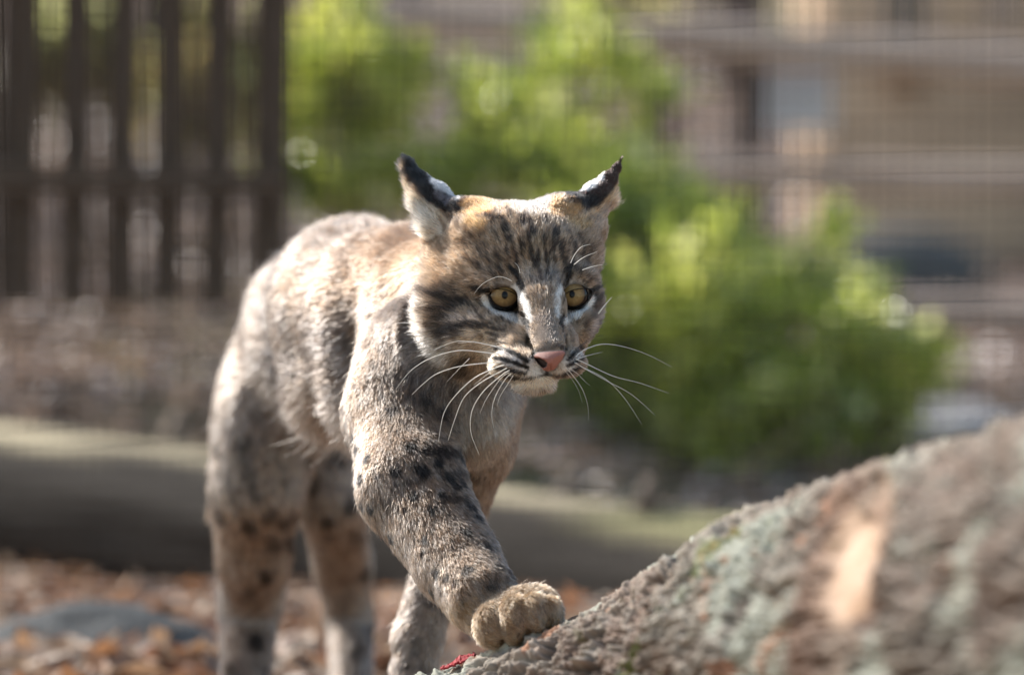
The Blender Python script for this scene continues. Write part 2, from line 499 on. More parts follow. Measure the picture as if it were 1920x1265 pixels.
q = P(1760, 820, 3.5); rock("rock", q, (0.13, 0.1, 0.05), "pale grey stone behind the foreground trunk on the right", 8,
     mat=noise_mat("pale_stone", [(0.3, (0.28, 0.27, 0.28)), (0.7, (0.42, 0.41, 0.42))], 9))

# ------------------------------------------------------------------ mossy log behind
def back_log():
    L = 2.6; A = C(-520, 868, 3.0); B = C(2100, 1250, 1.4)
    Aw, Bw = W(A), W(B)
    ax = (Bw - Aw); L = np.linalg.norm(ax); ax /= L
    side = np.cross(ax, [0, 0, 1]); side /= np.linalg.norm(side); up = np.cross(side, ax)
    nu, nv = 420, 120
    u = np.linspace(0, 1, nu); v = np.arange(nv) / nv * 2 * math.pi
    U, Vv = np.meshgrid(u, v, indexing='ij')
    R0 = 0.078 + 0.045 * U
    p = np.stack([U * L * 3.0, np.cos(Vv) * 1.5, np.sin(Vv) * 1.5], -1)
    R = R0 * (1 + 0.26 * (fbm(p * np.array([.7, .5, .5]), 3, 7) - .5)) + 0.010 * (np.abs(fbm(p * np.array([0.6, 1.6, 1.6]), 4, 8) - .5) * 2) + 0.003 * fbm(p * 3, 3, 9)
    bow = 0.012 * np.sin(U * 5 + 1)
    pos = Aw + ax * (U * L)[..., None] + side * (np.cos(Vv) * R)[..., None] + up * (np.sin(Vv) * R + bow)[..., None]
    a = (np.arange(nu - 1)[:, None] * nv + np.arange(nv)[None]); b = (np.arange(nu - 1)[:, None] * nv + (np.arange(nv)[None] + 1) % nv)
    F = np.stack([a, b, b + nv, a + nv], -1).reshape(-1, 4)
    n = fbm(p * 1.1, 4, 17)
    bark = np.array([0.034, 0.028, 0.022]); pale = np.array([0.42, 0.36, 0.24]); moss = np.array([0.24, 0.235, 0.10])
    top = sstep(0.66, 1.08, np.sin(Vv) + (n - .5) * 0.8)[..., None]   # pale sunlit band painted along the upper side, with moss patches
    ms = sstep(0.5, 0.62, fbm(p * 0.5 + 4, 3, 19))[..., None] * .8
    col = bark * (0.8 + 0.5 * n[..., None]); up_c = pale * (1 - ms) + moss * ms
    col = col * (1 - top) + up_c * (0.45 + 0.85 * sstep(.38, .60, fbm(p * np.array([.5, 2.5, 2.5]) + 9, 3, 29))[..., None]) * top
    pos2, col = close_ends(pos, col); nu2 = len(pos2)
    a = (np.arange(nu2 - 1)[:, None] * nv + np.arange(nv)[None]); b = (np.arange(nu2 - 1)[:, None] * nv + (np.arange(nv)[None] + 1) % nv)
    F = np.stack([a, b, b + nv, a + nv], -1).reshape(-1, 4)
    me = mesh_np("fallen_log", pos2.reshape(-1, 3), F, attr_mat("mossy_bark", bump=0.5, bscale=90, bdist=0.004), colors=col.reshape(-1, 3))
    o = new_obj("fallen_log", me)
    for (k, an, ln) in ((150, 1.9, .05), (212, 1.2, .035), (262, 2.2, .045), (300, 1.5, .03)):
        j = int(an / (2 * math.pi) * nv); q0 = Vector(pos[k, j]); ctr = Vector(Aw + ax * (u[k] * L)); d = (q0 - ctr).normalized()
        mb = MB(); mb.tube([q0 - d * .02, q0 + d * ln * .4, q0 + d * ln + Vector((.006, 0, .004))], [.02, .014, .009], 9); mb.build("branch_stub", M_bark, o, True)
    tag(o, "long mossy fallen log lying across the yard behind the bobcat", "log")
back_log()

# ------------------------------------------------------------------ bush
def leafy(name, label, blobs, n, leaf, palette, stem_pts, seed, cat="bush", group=None, gloss=0.2, ncl=26):
    r = np.random.default_rng(seed)
    base = Vector(W(C(*stem_pts[0]))); base.z = float(ground_z(base.x, base.y)) - 0.02
    root = empty(name, base, label, cat, group)
    pos = []; w = np.array([b[3] * b[4] for b in blobs], float); w *= np.array([b[6] if len(b) > 6 else 1 for b in blobs]); w /= w.sum()
    cl = []
    for b, ww in zip(blobs, w):
        k = max(4, int(ncl * ww * len(blobs)))
        q = r.normal(0, 1, (k, 3)); q /= np.linalg.norm(q, axis=1)[:, None]; q *= r.uniform(0.2, 1, (k, 1)) ** 0.5
        s = S(b[2])
        c = C(b[0], b[1], b[2]) + q * np.array([b[3] * s, b[5], b[4] * s])
        m = int(n * ww / k) + 1
        cl.append(c)
        rad = min(b[3], b[4]) * s * 0.33
        pos.append((c[:, None, :] + r.normal(0, 1, (k, m, 3)) * rad * np.array([1, 1, 0.75])).reshape(-1, 3))
    pos = W(np.concatenate(pos)); n = len(pos)
    cen = pos.mean(0)
    s = r.uniform(*leaf, n)
    glint = r.random(n) < .07; s = np.where(glint, s * 1.5, s)
    out = pos - cen; out /= np.linalg.norm(out, axis=1)[:, None] + 1e-6
    t = out * 0.7 + r.normal(0, 0.55, (n, 3)) + np.array([0, 0, 0.35]); t /= np.linalg.norm(t, axis=1)[:, None]
    nm = r.normal(0, 0.6, (n, 3)) + np.array([0, -0.1, 0.8]); nm -= t * (nm * t).sum(1)[:, None]; nm /= np.linalg.norm(nm, axis=1)[:, None]
    b = np.cross(nm, t)
    prof = [(0, 0, 0), (0.35, 0.2, 0.05), (0.35, -0.2, 0.05), (0.7, 0.17, 0.02), (0.7, -0.17, 0.02), (1.0, 0, -0.12), (0.35, 0, 0), (0.7, 0, -0.03)]
    V = np.stack([pos + t * (a * s)[:, None] + b * (c * s)[:, None] + nm * (d * s)[:, None] for a, c, d in prof], 1)
    tri = np.array([(0, 6, 1), (0, 2, 6), (1, 6, 7), (1, 7, 3), (6, 2, 4), (6, 4, 7), (3, 7, 5), (7, 4, 5)])
    F = (np.arange(n)[:, None, None] * 8 + tri[None]).reshape(-1, 3)
    pal = np.array(palette)
    cn = fbm(pos * 6, 2, seed)
    idx = np.clip(((cn - 0.25) * 2 * len(pal) * 0.5 + r.uniform(0, len(pal) * 0.6, n)), 0, len(pal) - 1).astype(int)
    col = pal[idx] * r.uniform(0.75, 1.25, (n, 1))
    col[glint] = np.array([.70, .73, .48])   # larger pale leaves: bright highlights put into the leaf colour
    me = mesh_np("foliage", V.reshape(-1, 3), F, attr_mat(name + "_leaf", rough=gloss, spec=1.0, translucent=0.58, tint=(1.5, 1.42, .9)), smooth=True, colors=np.repeat(col, 8, 0))
    o = new_obj("foliage", me, root); o["kind"] = "stuff"
    mb = MB()
    main = [base] + [Vector(W(C(*p))) for p in stem_pts[1:]]
    mb.tube(main, list(np.linspace(0.016, 0.006, len(main))), 7)
    mb.build("stem", M_bark, root, True)
    allc = W(np.concatenate(cl))
    mb = MB()
    for c in allc[:: max(1, len(allc) // 60)]:
        c = Vector(c); j = min(main, key=lambda m: (m - c).length + (0.25 if m.z > c.z else 0))
        mid = j.lerp(c, 0.5) + Vector((0, 0, 0.02)); mb.tube([j, mid, c], [0.005, 0.0035, 0.002], 5)
    mb.build("branches", M_bark, root, True)
    return root
GREENS = [(0.07, 0.12, 0.035), (0.15, 0.22, 0.06), (0.27, 0.35, 0.09), (0.46, 0.53, 0.15), (0.60, 0.63, 0.24)]
leafy("evergreen_bush", "broad green leafy bush sloping down to the right behind the bobcat's head",
      [(1010, 300, 3.5, 120, 95, .14, .6), (960, 200, 3.55, 105, 80, .10, .55), (1060, 110, 3.6, 80, 70, .10, .5), (1120, 70, 3.6, 45, 60, .07, .4),
       (1185, 180, 3.6, 75, 50, .08, .6), (1215, 310, 3.5, 65, 50, .09, .6), (1110, 400, 3.45, 130, 90, .14, .8), (1260, 450, 3.4, 120, 80, .15, .7),
       (1300, 600, 3.35, 170, 110, .18), (1450, 520, 3.4, 110, 65, .14, .7), (1565, 460, 3.4, 60, 40, .09, .4), (1540, 620, 3.35, 130, 80, .15, .8),
       (1660, 690, 3.3, 90, 60, .1, .6), (1150, 620, 3.4, 130, 120, .15), (1350, 740, 3.35, 230, 80, .18, 1.6), (1570, 770, 3.3, 120, 50, .1, 1.2), (1130, 770, 3.4, 130, 60, .12, 1.2), (870, 340, 3.5, 90, 80, .1, .6), (1400, 820, 3.3, 200, 40, .12, 1.3)],
      9000, (0.024, 0.052), GREENS, [(1230, 860, 3.4), (1200, 700, 3.4), (1130, 520, 3.42), (1060, 350, 3.5), (1040, 180, 3.55)], 11, ncl=22)
leafy("evergreen_bush", "smaller loose green bush beside the right end of the picket fence",
      [(640, 130, 3.55, 70, 60, .07), (600, 210, 3.55, 60, 55, .07), (690, 210, 3.55, 55, 45, .06), (620, 40, 3.6, 50, 60, .06), (560, 330, 3.5, 45, 60, .07),
       (650, 330, 3.5, 60, 45, .07), (740, 330, 3.5, 70, 50, .07), (760, 130, 3.6, 30, 40, .05, .5)],
      2600, (0.022, 0.048), GREENS, [(640, 560, 3.5), (640, 420, 3.5), (640, 250, 3.52), (630, 80, 3.55)], 12, ncl=10)

# trees and shrubs on the hillside beyond
def far_tree(px, D, w, label, seed, lean=0.0):
    r = random.Random(seed)
    b = P(px, 300, D); z0 = float(ground_z(b.x, b.y)) - 0.1
    root = empty("tree", (b.x, b.y, z0), label, "tree", "bare trees on the hillside")
    rr = w * S(D) / 2
    pts = [Vector((b.x + lean * t * 3 + r.uniform(-.02, .02) * t, b.y, z0 + t * 4.5)) for t in (0, .05, .15, .3, .5, .75, 1)]
    mb = MB(); mb.tube(pts, [rr * 1.35, rr * 1.1, rr, rr * .93, rr * .8, rr * .6, rr * .3], 14); mb.build("trunk", M_post, root, True)
    mb = MB()
    for k in range(12):
        t = r.uniform(.3, .95); p = pts[0].lerp(pts[-1], t); a = r.uniform(0, 6.28)
        d = Vector((math.cos(a), math.sin(a), r.uniform(.4, 1.0))); L = r.uniform(.5, 1.1)
        mb.tube([p, p + d * L * .5, p + d * L + Vector((0, 0, .1))], [rr * .3, rr * .2, rr * .05], 6)
    mb.build("branch", M_bark, root, True)
far_tree(1240, 9.5, 42, "thin bare tree trunk beyond the bush, rightmost on the hillside", 1, 0.02)
far_tree(760, 11, 60, "dark bare tree trunk above the bobcat's back", 2, -0.01)
far_tree(250, 12, 70, "bare tree trunk seen through the pickets at left", 3, 0.01)
far_tree(1340, 12.5, 55, "bare tree trunk left of the fence post", 4, 0.0)
for i, (px, py, D, wd, ht, lab) in enumerate(((380, 130, 7.5, 110, 160, "green shrub seen through the right half of the picket fence"),
        (130, 90, 8.0, 90, 90, "pale green shrub seen through the left pickets"),
        (1120, 30, 8.5, 110, 60, "olive shrub high on the slope above the bobcat's right ear"))):
    leafy("far_shrub", lab, [(px, py, D, wd * .6, ht * .6, .2), (px - wd * .4, py + ht * .4, D, wd * .5, ht * .5, .2), (px + wd * .4, py + ht * .3, D, wd * .5, ht * .5, .2)],
          1400, (0.05, 0.09), ([(0.13, 0.15, 0.06), (0.20, 0.22, 0.09), (0.30, 0.27, 0.16), (0.26, 0.20, 0.14)]), [(px, py + ht, D), (px, py + ht * .4, D), (px, py, D)], 30 + i, cat="shrub", ncl=9)

# ------------------------------------------------------------------ foreground trunk
EDGE = [(560, 1345, .12), (760, 1283, .03), (900, 1234, -.035), (1060, 1166, -.085), (1200, 1097, -.16), (1320, 1020, -.26), (1400, 975, -.34), (1500, 929, -.43),
        (1600, 892, -.52), (1750, 846, -.65), (1900, 812, -.78), (2100, 765, -.95), (2500, 665, -1.25)]
def fore_trunk():
    E = np.array([C(*e) for e in EDGE])
    # resample
    seg = np.linalg.norm(np.diff(E, axis=0), axis=1); sl = np.concatenate([[0], np.cumsum(seg)]); L = sl[-1]
    su = np.concatenate([np.arange(0, L * .55, .00125), np.linspace(L * .55, L, 300)])
    nu = len(su)
    Ec = np.stack([np.interp(su, sl, E[:, k]) for k in range(3)], -1)
    uu = np.linspace(0, L, 640); Ec = np.stack([np.interp(uu, sl, E[:, k]) for k in range(3)], -1)
    ker = np.hanning(61); ker /= ker.sum()
    Ep = np.pad(Ec, ((30, 30), (0, 0)), mode='reflect', reflect_type='odd')
    Ec = np.stack([np.convolve(Ep[:, k], ker, 'valid') for k in range(3)], -1)
    Ec = np.stack([np.interp(su, uu, Ec[:, k]) for k in range(3)], -1)
    T = np.stack([np.gradient(Ec[:, k], su) for k in range(3)], -1); T /= np.linalg.norm(T, axis=1)[:, None]
    view = Ec + np.array([0, F0, 0]); view /= np.linalg.norm(view, axis=1)[:, None]
    N = np.cross(T, view); N /= np.linalg.norm(N, axis=1)[:, None]
    N[N[:, 2] < 0] *= -1
    R0 = 0.135 + 0.03 * su / L
    A = Ec - N * R0[:, None]
    B = np.cross(T, N)
    sg = -np.sign(np.einsum('ij,ij->i', B, view).mean())
    th = sg * np.radians(np.concatenate([np.linspace(-25, 112, 400, endpoint=False), np.linspace(112, 335, 90, endpoint=False)])); nv = len(th)
    if sg < 0: th = th[::-1]
    dirs = N[:, None, :] * np.cos(th)[None, :, None] + B[:, None, :] * np.sin(th)[None, :, None]
    base = A[:, None, :] + dirs * R0[:, None, None]
    # bark relief in trunk coordinates: along, around
    q = np.stack([np.broadcast_to(su[:, None], (nu, nv)), np.cos(th)[None, :] * R0[:, None], np.sin(th)[None, :] * R0[:, None]], -1)
    warp = np.stack([fbm(q * 9, 3, 61), fbm(q * 9, 3, 62), fbm(q * 9, 3, 63)], -1) - .5
    q1 = q * np.array([24, 75, 75]) + warp * 3.2
    d1, d2, cv = cells(q1, 70)
    crack = sstep(0.0, 0.28, d2 - d1)
    q2 = q * np.array([60, 200, 200]) + warp * 6
    e1, e2, ev = cells(q2, 80)
    flake = sstep(0.0, 0.35, e2 - e1)
    n = fbm(q * 45, 4, 90); nb = fbm(q * 6, 3, 95)
    fur_ = 1 - np.abs(fbm(q * np.array([13, 70, 70]) + warp * 1.6, 4, 85) * 2 - 1); fur2 = 1 - np.abs(fbm(q * np.array([35, 160, 160]) + warp * 3, 3, 87) * 2 - 1)
    def terr(v, k):
        v = v * k; f = np.floor(v); return (f + sstep(.72, 1.0, v - f)) / k
    n = fbm(q * np.array([40, 110, 110]), 4, 90); nb = fbm(q * 6, 3, 95)
    pl1 = terr(fbm(q * np.array([15, 48, 48]) + warp * 1.2, 4, 121), 11); pl2 = terr(fbm(q * np.array([40, 120, 120]) + warp * 2, 3, 131), 7)
    pl3 = terr(fbm(q * np.array([110, 260, 260]) + warp * 3, 2, 141), 5)
    h = -sstep(.80, .98, fur_) * .0075 - sstep(.82, .98, fur2) * .002 + (pl1 - .5) * .020 + (pl2 - .5) * .011 + (pl3 - .5) * .009 + n * .0040 + nb * .012 - .0035
    # bare wood scar where the bark has come off
    bx, by = PX(base)
    def ell(cx, cy, rx, ry, an=0.0):
        c, s = math.cos(an), math.sin(an); X = bx - cx; Y = by - cy
        return np.sqrt(((X * c + Y * s) / rx) ** 2 + ((-X * s + Y * c) / ry) ** 2)
    front = (np.einsum('ijk,ijk->ij', dirs, view[:, None, :]) < 0.1)
    wob = (fbm(q * 30, 3, 99) - .5) * 0.5
    scar = sstep(1.25, 0.6, ell(1592, 1056, 52, 112, 0.26) + wob * 1.2) * front
    scar = np.maximum(scar, sstep(1.1, 0.8, ell(1650, 950, 24, 50, 0.4) + wob * 1.5) * front * 0.4)
    scar_rim = sstep(1.9, 1.2, ell(1585, 1080, 48, 165, 0.25) + wob) * front
    h = h * (1 - scar) + scar * (-0.008 + n * 0.002)
    pos = base + dirs * h[..., None]
    g = fbm(q * 14 + 3, 4, 101); g2 = fbm(q * 30 + 9, 3, 103); g3 = fbm(q * 8 + 1, 3, 105)
    brown = np.array([0.22, 0.165, 0.125]); dark = np.array([0.07, 0.05, 0.04]); grey = np.array([0.37, 0.335, 0.28]); pink = np.array([0.27, 0.195, 0.155])
    lich = np.array([0.41, 0.43, 0.36]); orange = np.array([0.42, 0.20, 0.11]); moss = np.array([0.13, 0.15, 0.03]); peach = np.array([0.52, 0.36, 0.25]) + 0.25 * (g2[..., None] - .5)
    def mx(c, k, a): a = np.asarray(a)[..., None]; return c * (1 - a) + k * a
    col = np.broadcast_to(brown, (nu, nv, 3)).copy()
    col = mx(col, grey, sstep(0.30, 0.62, cv * 0.22 + g * 0.85))
    col = mx(col, pink, sstep(0.5, 0.62, g3) * 0.7)
    col = mx(col, dark, sstep(.84, .97, fur_) * 0.7); col = mx(col, grey * 1.1, sstep(.5, .62, pl2) * .5); col = mx(col, dark, sstep(.46, .36, pl3) * .55)       # darker in the furrows and low plates, greyer on raised ones
    col = mx(col, lich, sstep(0.54, 0.62, g) * .75)
    col = mx(col, orange, sstep(0.72, 0.77, fbm(q * 22 + 7, 3, 107)) * 0.7)
    col = mx(col, moss, sstep(0.72, 0.78, fbm(q * 17 + 27, 3, 109)) * 0.7)
    col = mx(col, np.array([0.22, 0.13, 0.09]), scar_rim * 0.7)
    col = mx(col, peach, scar)
    col *= (0.8 + 0.4 * g2)[..., None]
    pos, col = close_ends(pos, col); nu = len(pos)
    a = (np.arange(nu - 1)[:, None] * nv + np.arange(nv)[None]); b = (np.arange(nu - 1)[:, None] * nv + (np.arange(nv)[None] + 1) % nv)
    F = np.stack([a, a + nv, b + nv, b], -1).reshape(-1, 4)
    me = mesh_np("leaning_tree", W(pos).reshape(-1, 3), F, attr_mat("rough_bark", rough=0.85, bump=0.5, bscale=900, bdist=0.001), colors=col.reshape(-1, 3))
    o = new_obj("leaning_tree", me)
    tag(o, "thick leaning tree trunk with rough lichened bark, under the bobcat's raised front paw", "tree")
    return base, dirs, N, T, Ec
TR_BASE, TR_DIRS, TR_N, TR_T, TR_E = fore_trunk()
TRX, TRY = PX(TR_BASE)
def trunk_point(px, py):
    """point of the trunk's surface that shows at this pixel (nearest to the camera)"""
    d = (TRX - px) ** 2 + (TRY - py) ** 2 + np.where(np.einsum('ijk,ijk->ij', TR_DIRS, (TR_BASE + np.array([0, F0, 0]))) < 0, 0, 1e5)
    i = np.unravel_index(np.argmin(d), d.shape)
    return TR_BASE[i], TR_DIRS[i]

# bark flakes that stand proud on the sharp part of the trunk
def flakes():
    r = np.random.default_rng(21)
    nu, nv = TR_BASE.shape[:2]
    vis = np.einsum('ijk,ijk->ij', TR_DIRS, TR_BASE + np.array([0, F0, 0])) < 0.6
    ok = np.argwhere(vis & (TRX > 740) & (TRX < 1950) & (TRY < 1300))
    pick = ok[r.integers(0, len(ok), 160)]
    pick = pick[~((abs(TRX[pick[:, 0], pick[:, 1]] - 1600) < 110) & (abs(TRY[pick[:, 0], pick[:, 1]] - 1040) < 180))]
    V = []; F = []; colr = []
    pal = np.array([(0.40, 0.34, 0.28), (0.33, 0.26, 0.21), (0.38, 0.38, 0.32), (0.27, 0.20, 0.16), (0.44, 0.38, 0.31)])
    for (i, j) in pick:
        c = TR_BASE[i, j] + TR_DIRS[i, j] * r.uniform(-0.003, 0.0015); n = TR_DIRS[i, j]; t = TR_T[i] + r.normal(0, .45, 3); t -= n * t.dot(n); t /= np.linalg.norm(t); b = np.cross(n, t)
        n2 = n + r.normal(0, .25, 3); n2 /= np.linalg.norm(n2)
        L = r.uniform(0.003, 0.010); w = L * r.uniform(0.14, 0.28); k = len(V); m = 7
        ph = r.uniform(0, 6.28)
        ring = [(math.cos(a) * L * r.uniform(.6, 1.1), math.sin(a) * w * r.uniform(.6, 1.1)) for a in np.linspace(0, 6.283, m, endpoint=False)]
        lift = r.uniform(0.0, 0.5)
        for (x, y) in ring: V.append(c + t * x + b * y + n * (0.001 + lift * abs(x) * (x > 0)) + n2 * 0.0)
        for (x, y) in ring: V.append(c + t * x * 1.15 + b * y * 1.15 - n * 0.003)
        V.append(c + n * 0.0024)
        for a in range(m):
            F.append((k + a, k + (a + 1) % m, k + 2 * m)); F.append((k + a, k + m + a, k + m + (a + 1) % m)); F.append((k + a, k + m + (a + 1) % m, k + (a + 1) % m))
        colr += [pal[r.integers(0, 5)] * r.uniform(.75, 1.2)] * (2 * m + 1)
    me = mesh_np("bark_flakes", W(np.array(V)), np.array(F), attr_mat("bark_flake", bump=0.3, bscale=900), smooth=False, colors=np.array(colr))
    o = new_obj("bark_flakes", me, bpy.data.objects["leaning_tree"]); o["kind"] = "stuff"
flakes()

def red_scrap():
    r = np.random.default_rng(4); V = []; F = []
    line = [(826, 1252), (840, 1248), (856, 1240), (866, 1236), (880, 1231), (890, 1228)]
    rows = 5; cols = 26
    xs = np.linspace(0, 1, cols); lp = np.array(line)
    for i in range(cols):
        px = np.interp(xs[i] * 5, range(6), lp[:, 0]); py = np.interp(xs[i] * 5, range(6), lp[:, 1])
        for j in range(rows):
            w = (4 + 7 * math.exp(-((xs[i] - .55) / .2) ** 2)) * (1 - 0.5 * abs(j / 2 - 1)) 
            V.append(C(px + r.normal(0, 1.2), py - (j - 1) * w * 0.55 + r.normal(0, 1.3), -0.035 + 0.004 * (j - 2) + r.normal(0, .0012)))
    for i in range(cols - 1):
        for j in range(rows - 1):
            a = i * rows + j; F.append((a, a + rows, a + rows + 1, a + 1))
    m = noise_mat("red_fibre", [(0.3, (0.26, 0.02, 0.025)), (0.7, (0.45, 0.05, 0.06))], 200, rough=0.7, bump=0.4, bdist=0.001)
    me = mesh_np("red_scrap", W(np.array(V)), np.array(F), m, smooth=False)
    o = new_obj("red_scrap", me); sm = o.modifiers.new("thick", 'SOLIDIFY'); sm.thickness = 0.0015
    tag(o, "small crumpled red scrap on the bark left of the front paw", "scrap")
red_scrap()
def moss_tuft(px, py, rad, n, seed):
    r = np.random.default_rng(seed); c, nn = trunk_point(px, py)
    mb = MB()
    for i in range(n):
        o = r.normal(0, rad, 3); o -= nn * o.dot(nn)
        d = nn + r.normal(0, .5, 3); d /= np.linalg.norm(d); L = r.uniform(.003, .007)
        a = W(c + o - nn * .004); b = W(c + o + d * L); mid = W(c + o + d * L * .5 + r.normal(0, .0005, 3))
        mb.tube([a, mid, b], [.0006, .0005, .0002], 3)
    o = mb.build("moss_tuft", noise_mat("moss", [(0.3, (0.12, 0.13, 0.04)), (0.7, (0.24, 0.24, 0.08))], 300, bump=0)); return o
tag(moss_tuft(1195, 1236, .0055, 260, 3), "small dark green tuft of moss low on the trunk's bark", "moss")
# ------------------------------------------------------------------ bobcat: body surface
# every entry is authored where the animal stands (pixel position and depth), sizes in pixels at that depth
def el(px, py, D, rx, ry, rd, k=10, rot=0.0, sub=False):
    s = S(D); return ('e', C(px, py, D), np.array([rx, rd, ry]) * s, k * s, rot, sub)
def cap(p0, r0, p1, r1, k=10, flat=1.0, sub=False):
    return ('c', C(*p0), r0 * S(p0[2]), C(*p1), r1 * S(p1[2]), k * S(p0[2]), flat, sub)
HEAD = [
    el(955, 500, .088, 132, 112, 145),
    el(960, 436, .075, 122, 58, 105, 18),
    el(1000, 470, .058, 86, 78, 96, 20),
    el(862, 585, .088, 72, 98, 88, 22), el(862, 485, .10, 66, 66, 80, 24),
    el(905, 620, .06, 68, 60, 70, 22), el(884, 652, .078, 58, 52, 60, 24),
    el(1066, 570, .066, 60, 84, 80, 26),
    el(1058, 635, .05, 40, 50, 70, 18),
    el(890, 412, .088, 52, 42, 60, 22), el(1050, 400, .085, 54, 36, 58, 22), el(1064, 470, .088, 64, 84, 84, 26),
    el(943, 598, .041, 36, 14, 32, 14), el(1086, 596, .041, 26, 13, 29, 12),
    el(935, 524, .042, 52, 22, 40, 22), el(1078, 520, .046, 34, 20, 38, 24),
    el(935, 620, .040, 46, 32, 42, 28), el(1084, 608, .038, 26, 28, 36, 18),
    cap((1003, 490, .048), 50, (1018, 575, .008), 40, 26), cap((1018, 575, .008), 40, (1031, 656, -.034), 28, 26),
    el(981, 652, .018, 40, 38, 48, 36), el(1056, 646, .006, 28, 36, 42, 26),
    el(970, 684, -.004, 54, 30, 48, 20), el(1062, 680, -.008, 37, 27, 42, 18),
    el(1006, 702, -.002, 40, 20, 44, 12), el(1002, 720, .0, 38, 15, 34, 12),
    el(975, 655, .045, 72, 56, 85, 18),
]
# ears: tapered shells turned back, the black backs towards the viewer
def ear(pts, flat, k=10):
    return [cap(a[:3], a[3], b[:3], b[3], k, flat) for a, b in zip(pts[:-1], pts[1:])]
EARS = ear([(832, 408, .088, 44), (812, 374, .093, 35), (790, 343, .10, 20), (769, 313, .106, 8.5), (756, 291, .11, 2.0)], .6) + \
       ear([(1092, 400, .088, 38), (1118, 370, .093, 29), (1140, 341, .10, 18), (1156, 316, .106, 8.5), (1167, 292, .11, 2)], .6)
EARS += [el(818, 440, .10, 26, 42, 30, 18), el(1118, 428, .092, 20, 30, 24, 16), el(868, 392, .08, 30, 18, 30, 18, .4), el(1062, 382, .08, 32, 16, 30, 18, -.3)]
SCOOP = [el(768, 398, .045, 20, 46, 34, 6, -.35, True), el(1158, 396, .045, 12, 34, 30, 6, .35, True)]
NECK = [cap((940, 540, .12), 98, (810, 560, .25), 128, 40)]
BODY = [
    el(775, 550, .26, 100, 122, 140, 30), el(825, 690, .14, 128, 145, 130, 35), el(882, 775, .125, 76, 96, 85, 45),
    el(665, 575, .40, 155, 163, 250, 40), el(702, 625, .29, 112, 185, 115, 70), el(575, 640, .58, 118, 172, 180, 36), el(640, 690, .40, 110, 110, 230, 32),
    el(515, 750, .60, 92, 160, 140, 36),
]
MAINLEG = [cap((752, 620, .20), 74, (750, 775, .13), 95, 60), cap((750, 775, .125), 95, (772, 912, .06), 96, 45), cap((772, 912, .06), 96, (854, 1050, .0), 77, 25),
           cap((855, 1050, .0), 75, (900, 1115, -.04), 67, 18), el(935, 1150, -.055, 64, 48, 50, 18, -.35), el(972, 1143, -.068, 74, 42, 46, 16, -.28)]
TOES = [el(922, 1170, -.080, 33, 41, 34, 16, .05), el(963, 1161, -.090, 29, 46, 36, 12, .0), el(1003, 1151, -.092, 25, 41, 34, 9, -.1), el(1032, 1147, -.086, 20, 31, 30, 10, -.2)]
FARLEG = [cap((902, 720, .15), 76, (890, 830, .165), 66, 50), cap((890, 830, .165), 66, (852, 970, .21), 52, 40), cap((852, 960, .22), 52, (830, 1040, .24), 46, 20), cap((830, 1040, .24), 46, (785, 1190, .235), 44, 15), cap((785, 1190, .235), 43, (762, 1370, .22), 40, 15), el(755, 1405, .20, 48, 28, 60, 10)]
HIND = [el(488, 830, .58, 90, 170, 105, 40), cap((478, 920, .58), 80, (474, 1040, .62), 68, 35), cap((478, 1040, .62), 62, (468, 1140, .68), 54, 18), cap((468, 1140, .68), 52, (455, 1360, .60), 42, 16), el(452, 1385, .57, 50, 30, 75, 10)]
FARHIND = [el(605, 880, .66, 62, 130, 85, 30), cap((625, 940, .66), 58, (642, 1060, .74), 50, 18), cap((642, 1060, .74), 50, (655, 1160, .76), 42, 16), cap((655, 1160, .76), 42, (662, 1370, .68), 36, 14), el(662, 1390, .64, 42, 26, 65, 10)]
TAIL = [cap((510, 690, .70), 34, (450, 740, .79), 20, 25), cap((450, 740, .79), 20, (415, 880, .86), 14, 12), cap((415, 880, .86), 14, (402, 965, .86), 8, 10)]
# <<G>>
GROUPS = [BODY, NECK, HEAD, EARS, MAINLEG, FARLEG, HIND, FARHIND, TAIL]

def prim_sdf(pr, q):
    if pr[0] == 'e':
        _, c, r, k, rot, sub = pr
        p = q - c.astype(np.float32)
        if rot:
            cs, sn = math.cos(rot), math.sin(rot)
            x = p[..., 0] * cs - p[..., 2] * sn; z = p[..., 0] * sn + p[..., 2] * cs
            p = np.stack([x, p[..., 1], z], -1)
        r = r.astype(np.float32)
        a = np.sqrt(((p / r) ** 2).sum(-1)); b = np.sqrt(((p / (r * r)) ** 2).sum(-1)) + 1e-9
        return a * (a - 1) / b
    _, a, ra, b, rb, k, flat, sub = pr
    sc = np.array([1, 1 / flat, 1], np.float32)
    p = (q - a.astype(np.float32)) * sc; ba = ((b - a) * sc).astype(np.float32)
    t = np.clip((p @ ba) / float(ba @ ba), 0, 1)
    return np.linalg.norm(p - t[..., None] * ba, axis=-1) - (ra + (rb - ra) * t)
def prim_box(pr):
    if pr[0] == 'e': m = pr[2].max() + pr[3] * 2 + .004; return pr[1] - m, pr[1] + m
    m = max(pr[2], pr[4]) + pr[5] * 2 + .004; return np.minimum(pr[1], pr[3]) - m, np.maximum(pr[1], pr[3]) + m
def prim_k(pr): return pr[3] if pr[0] == 'e' else pr[5]
def smin(a, b, k):
    h = np.maximum(k - np.abs(a - b), 0) / k
    return np.minimum(a, b) - h * h * k * 0.25
def field(prims, q, big=0.08):
    d = np.full(q.shape[:-1], big, np.float32)
    for pr in prims: d = smin(d, prim_sdf(pr, q).astype(np.float32), prim_k(pr))
    return d

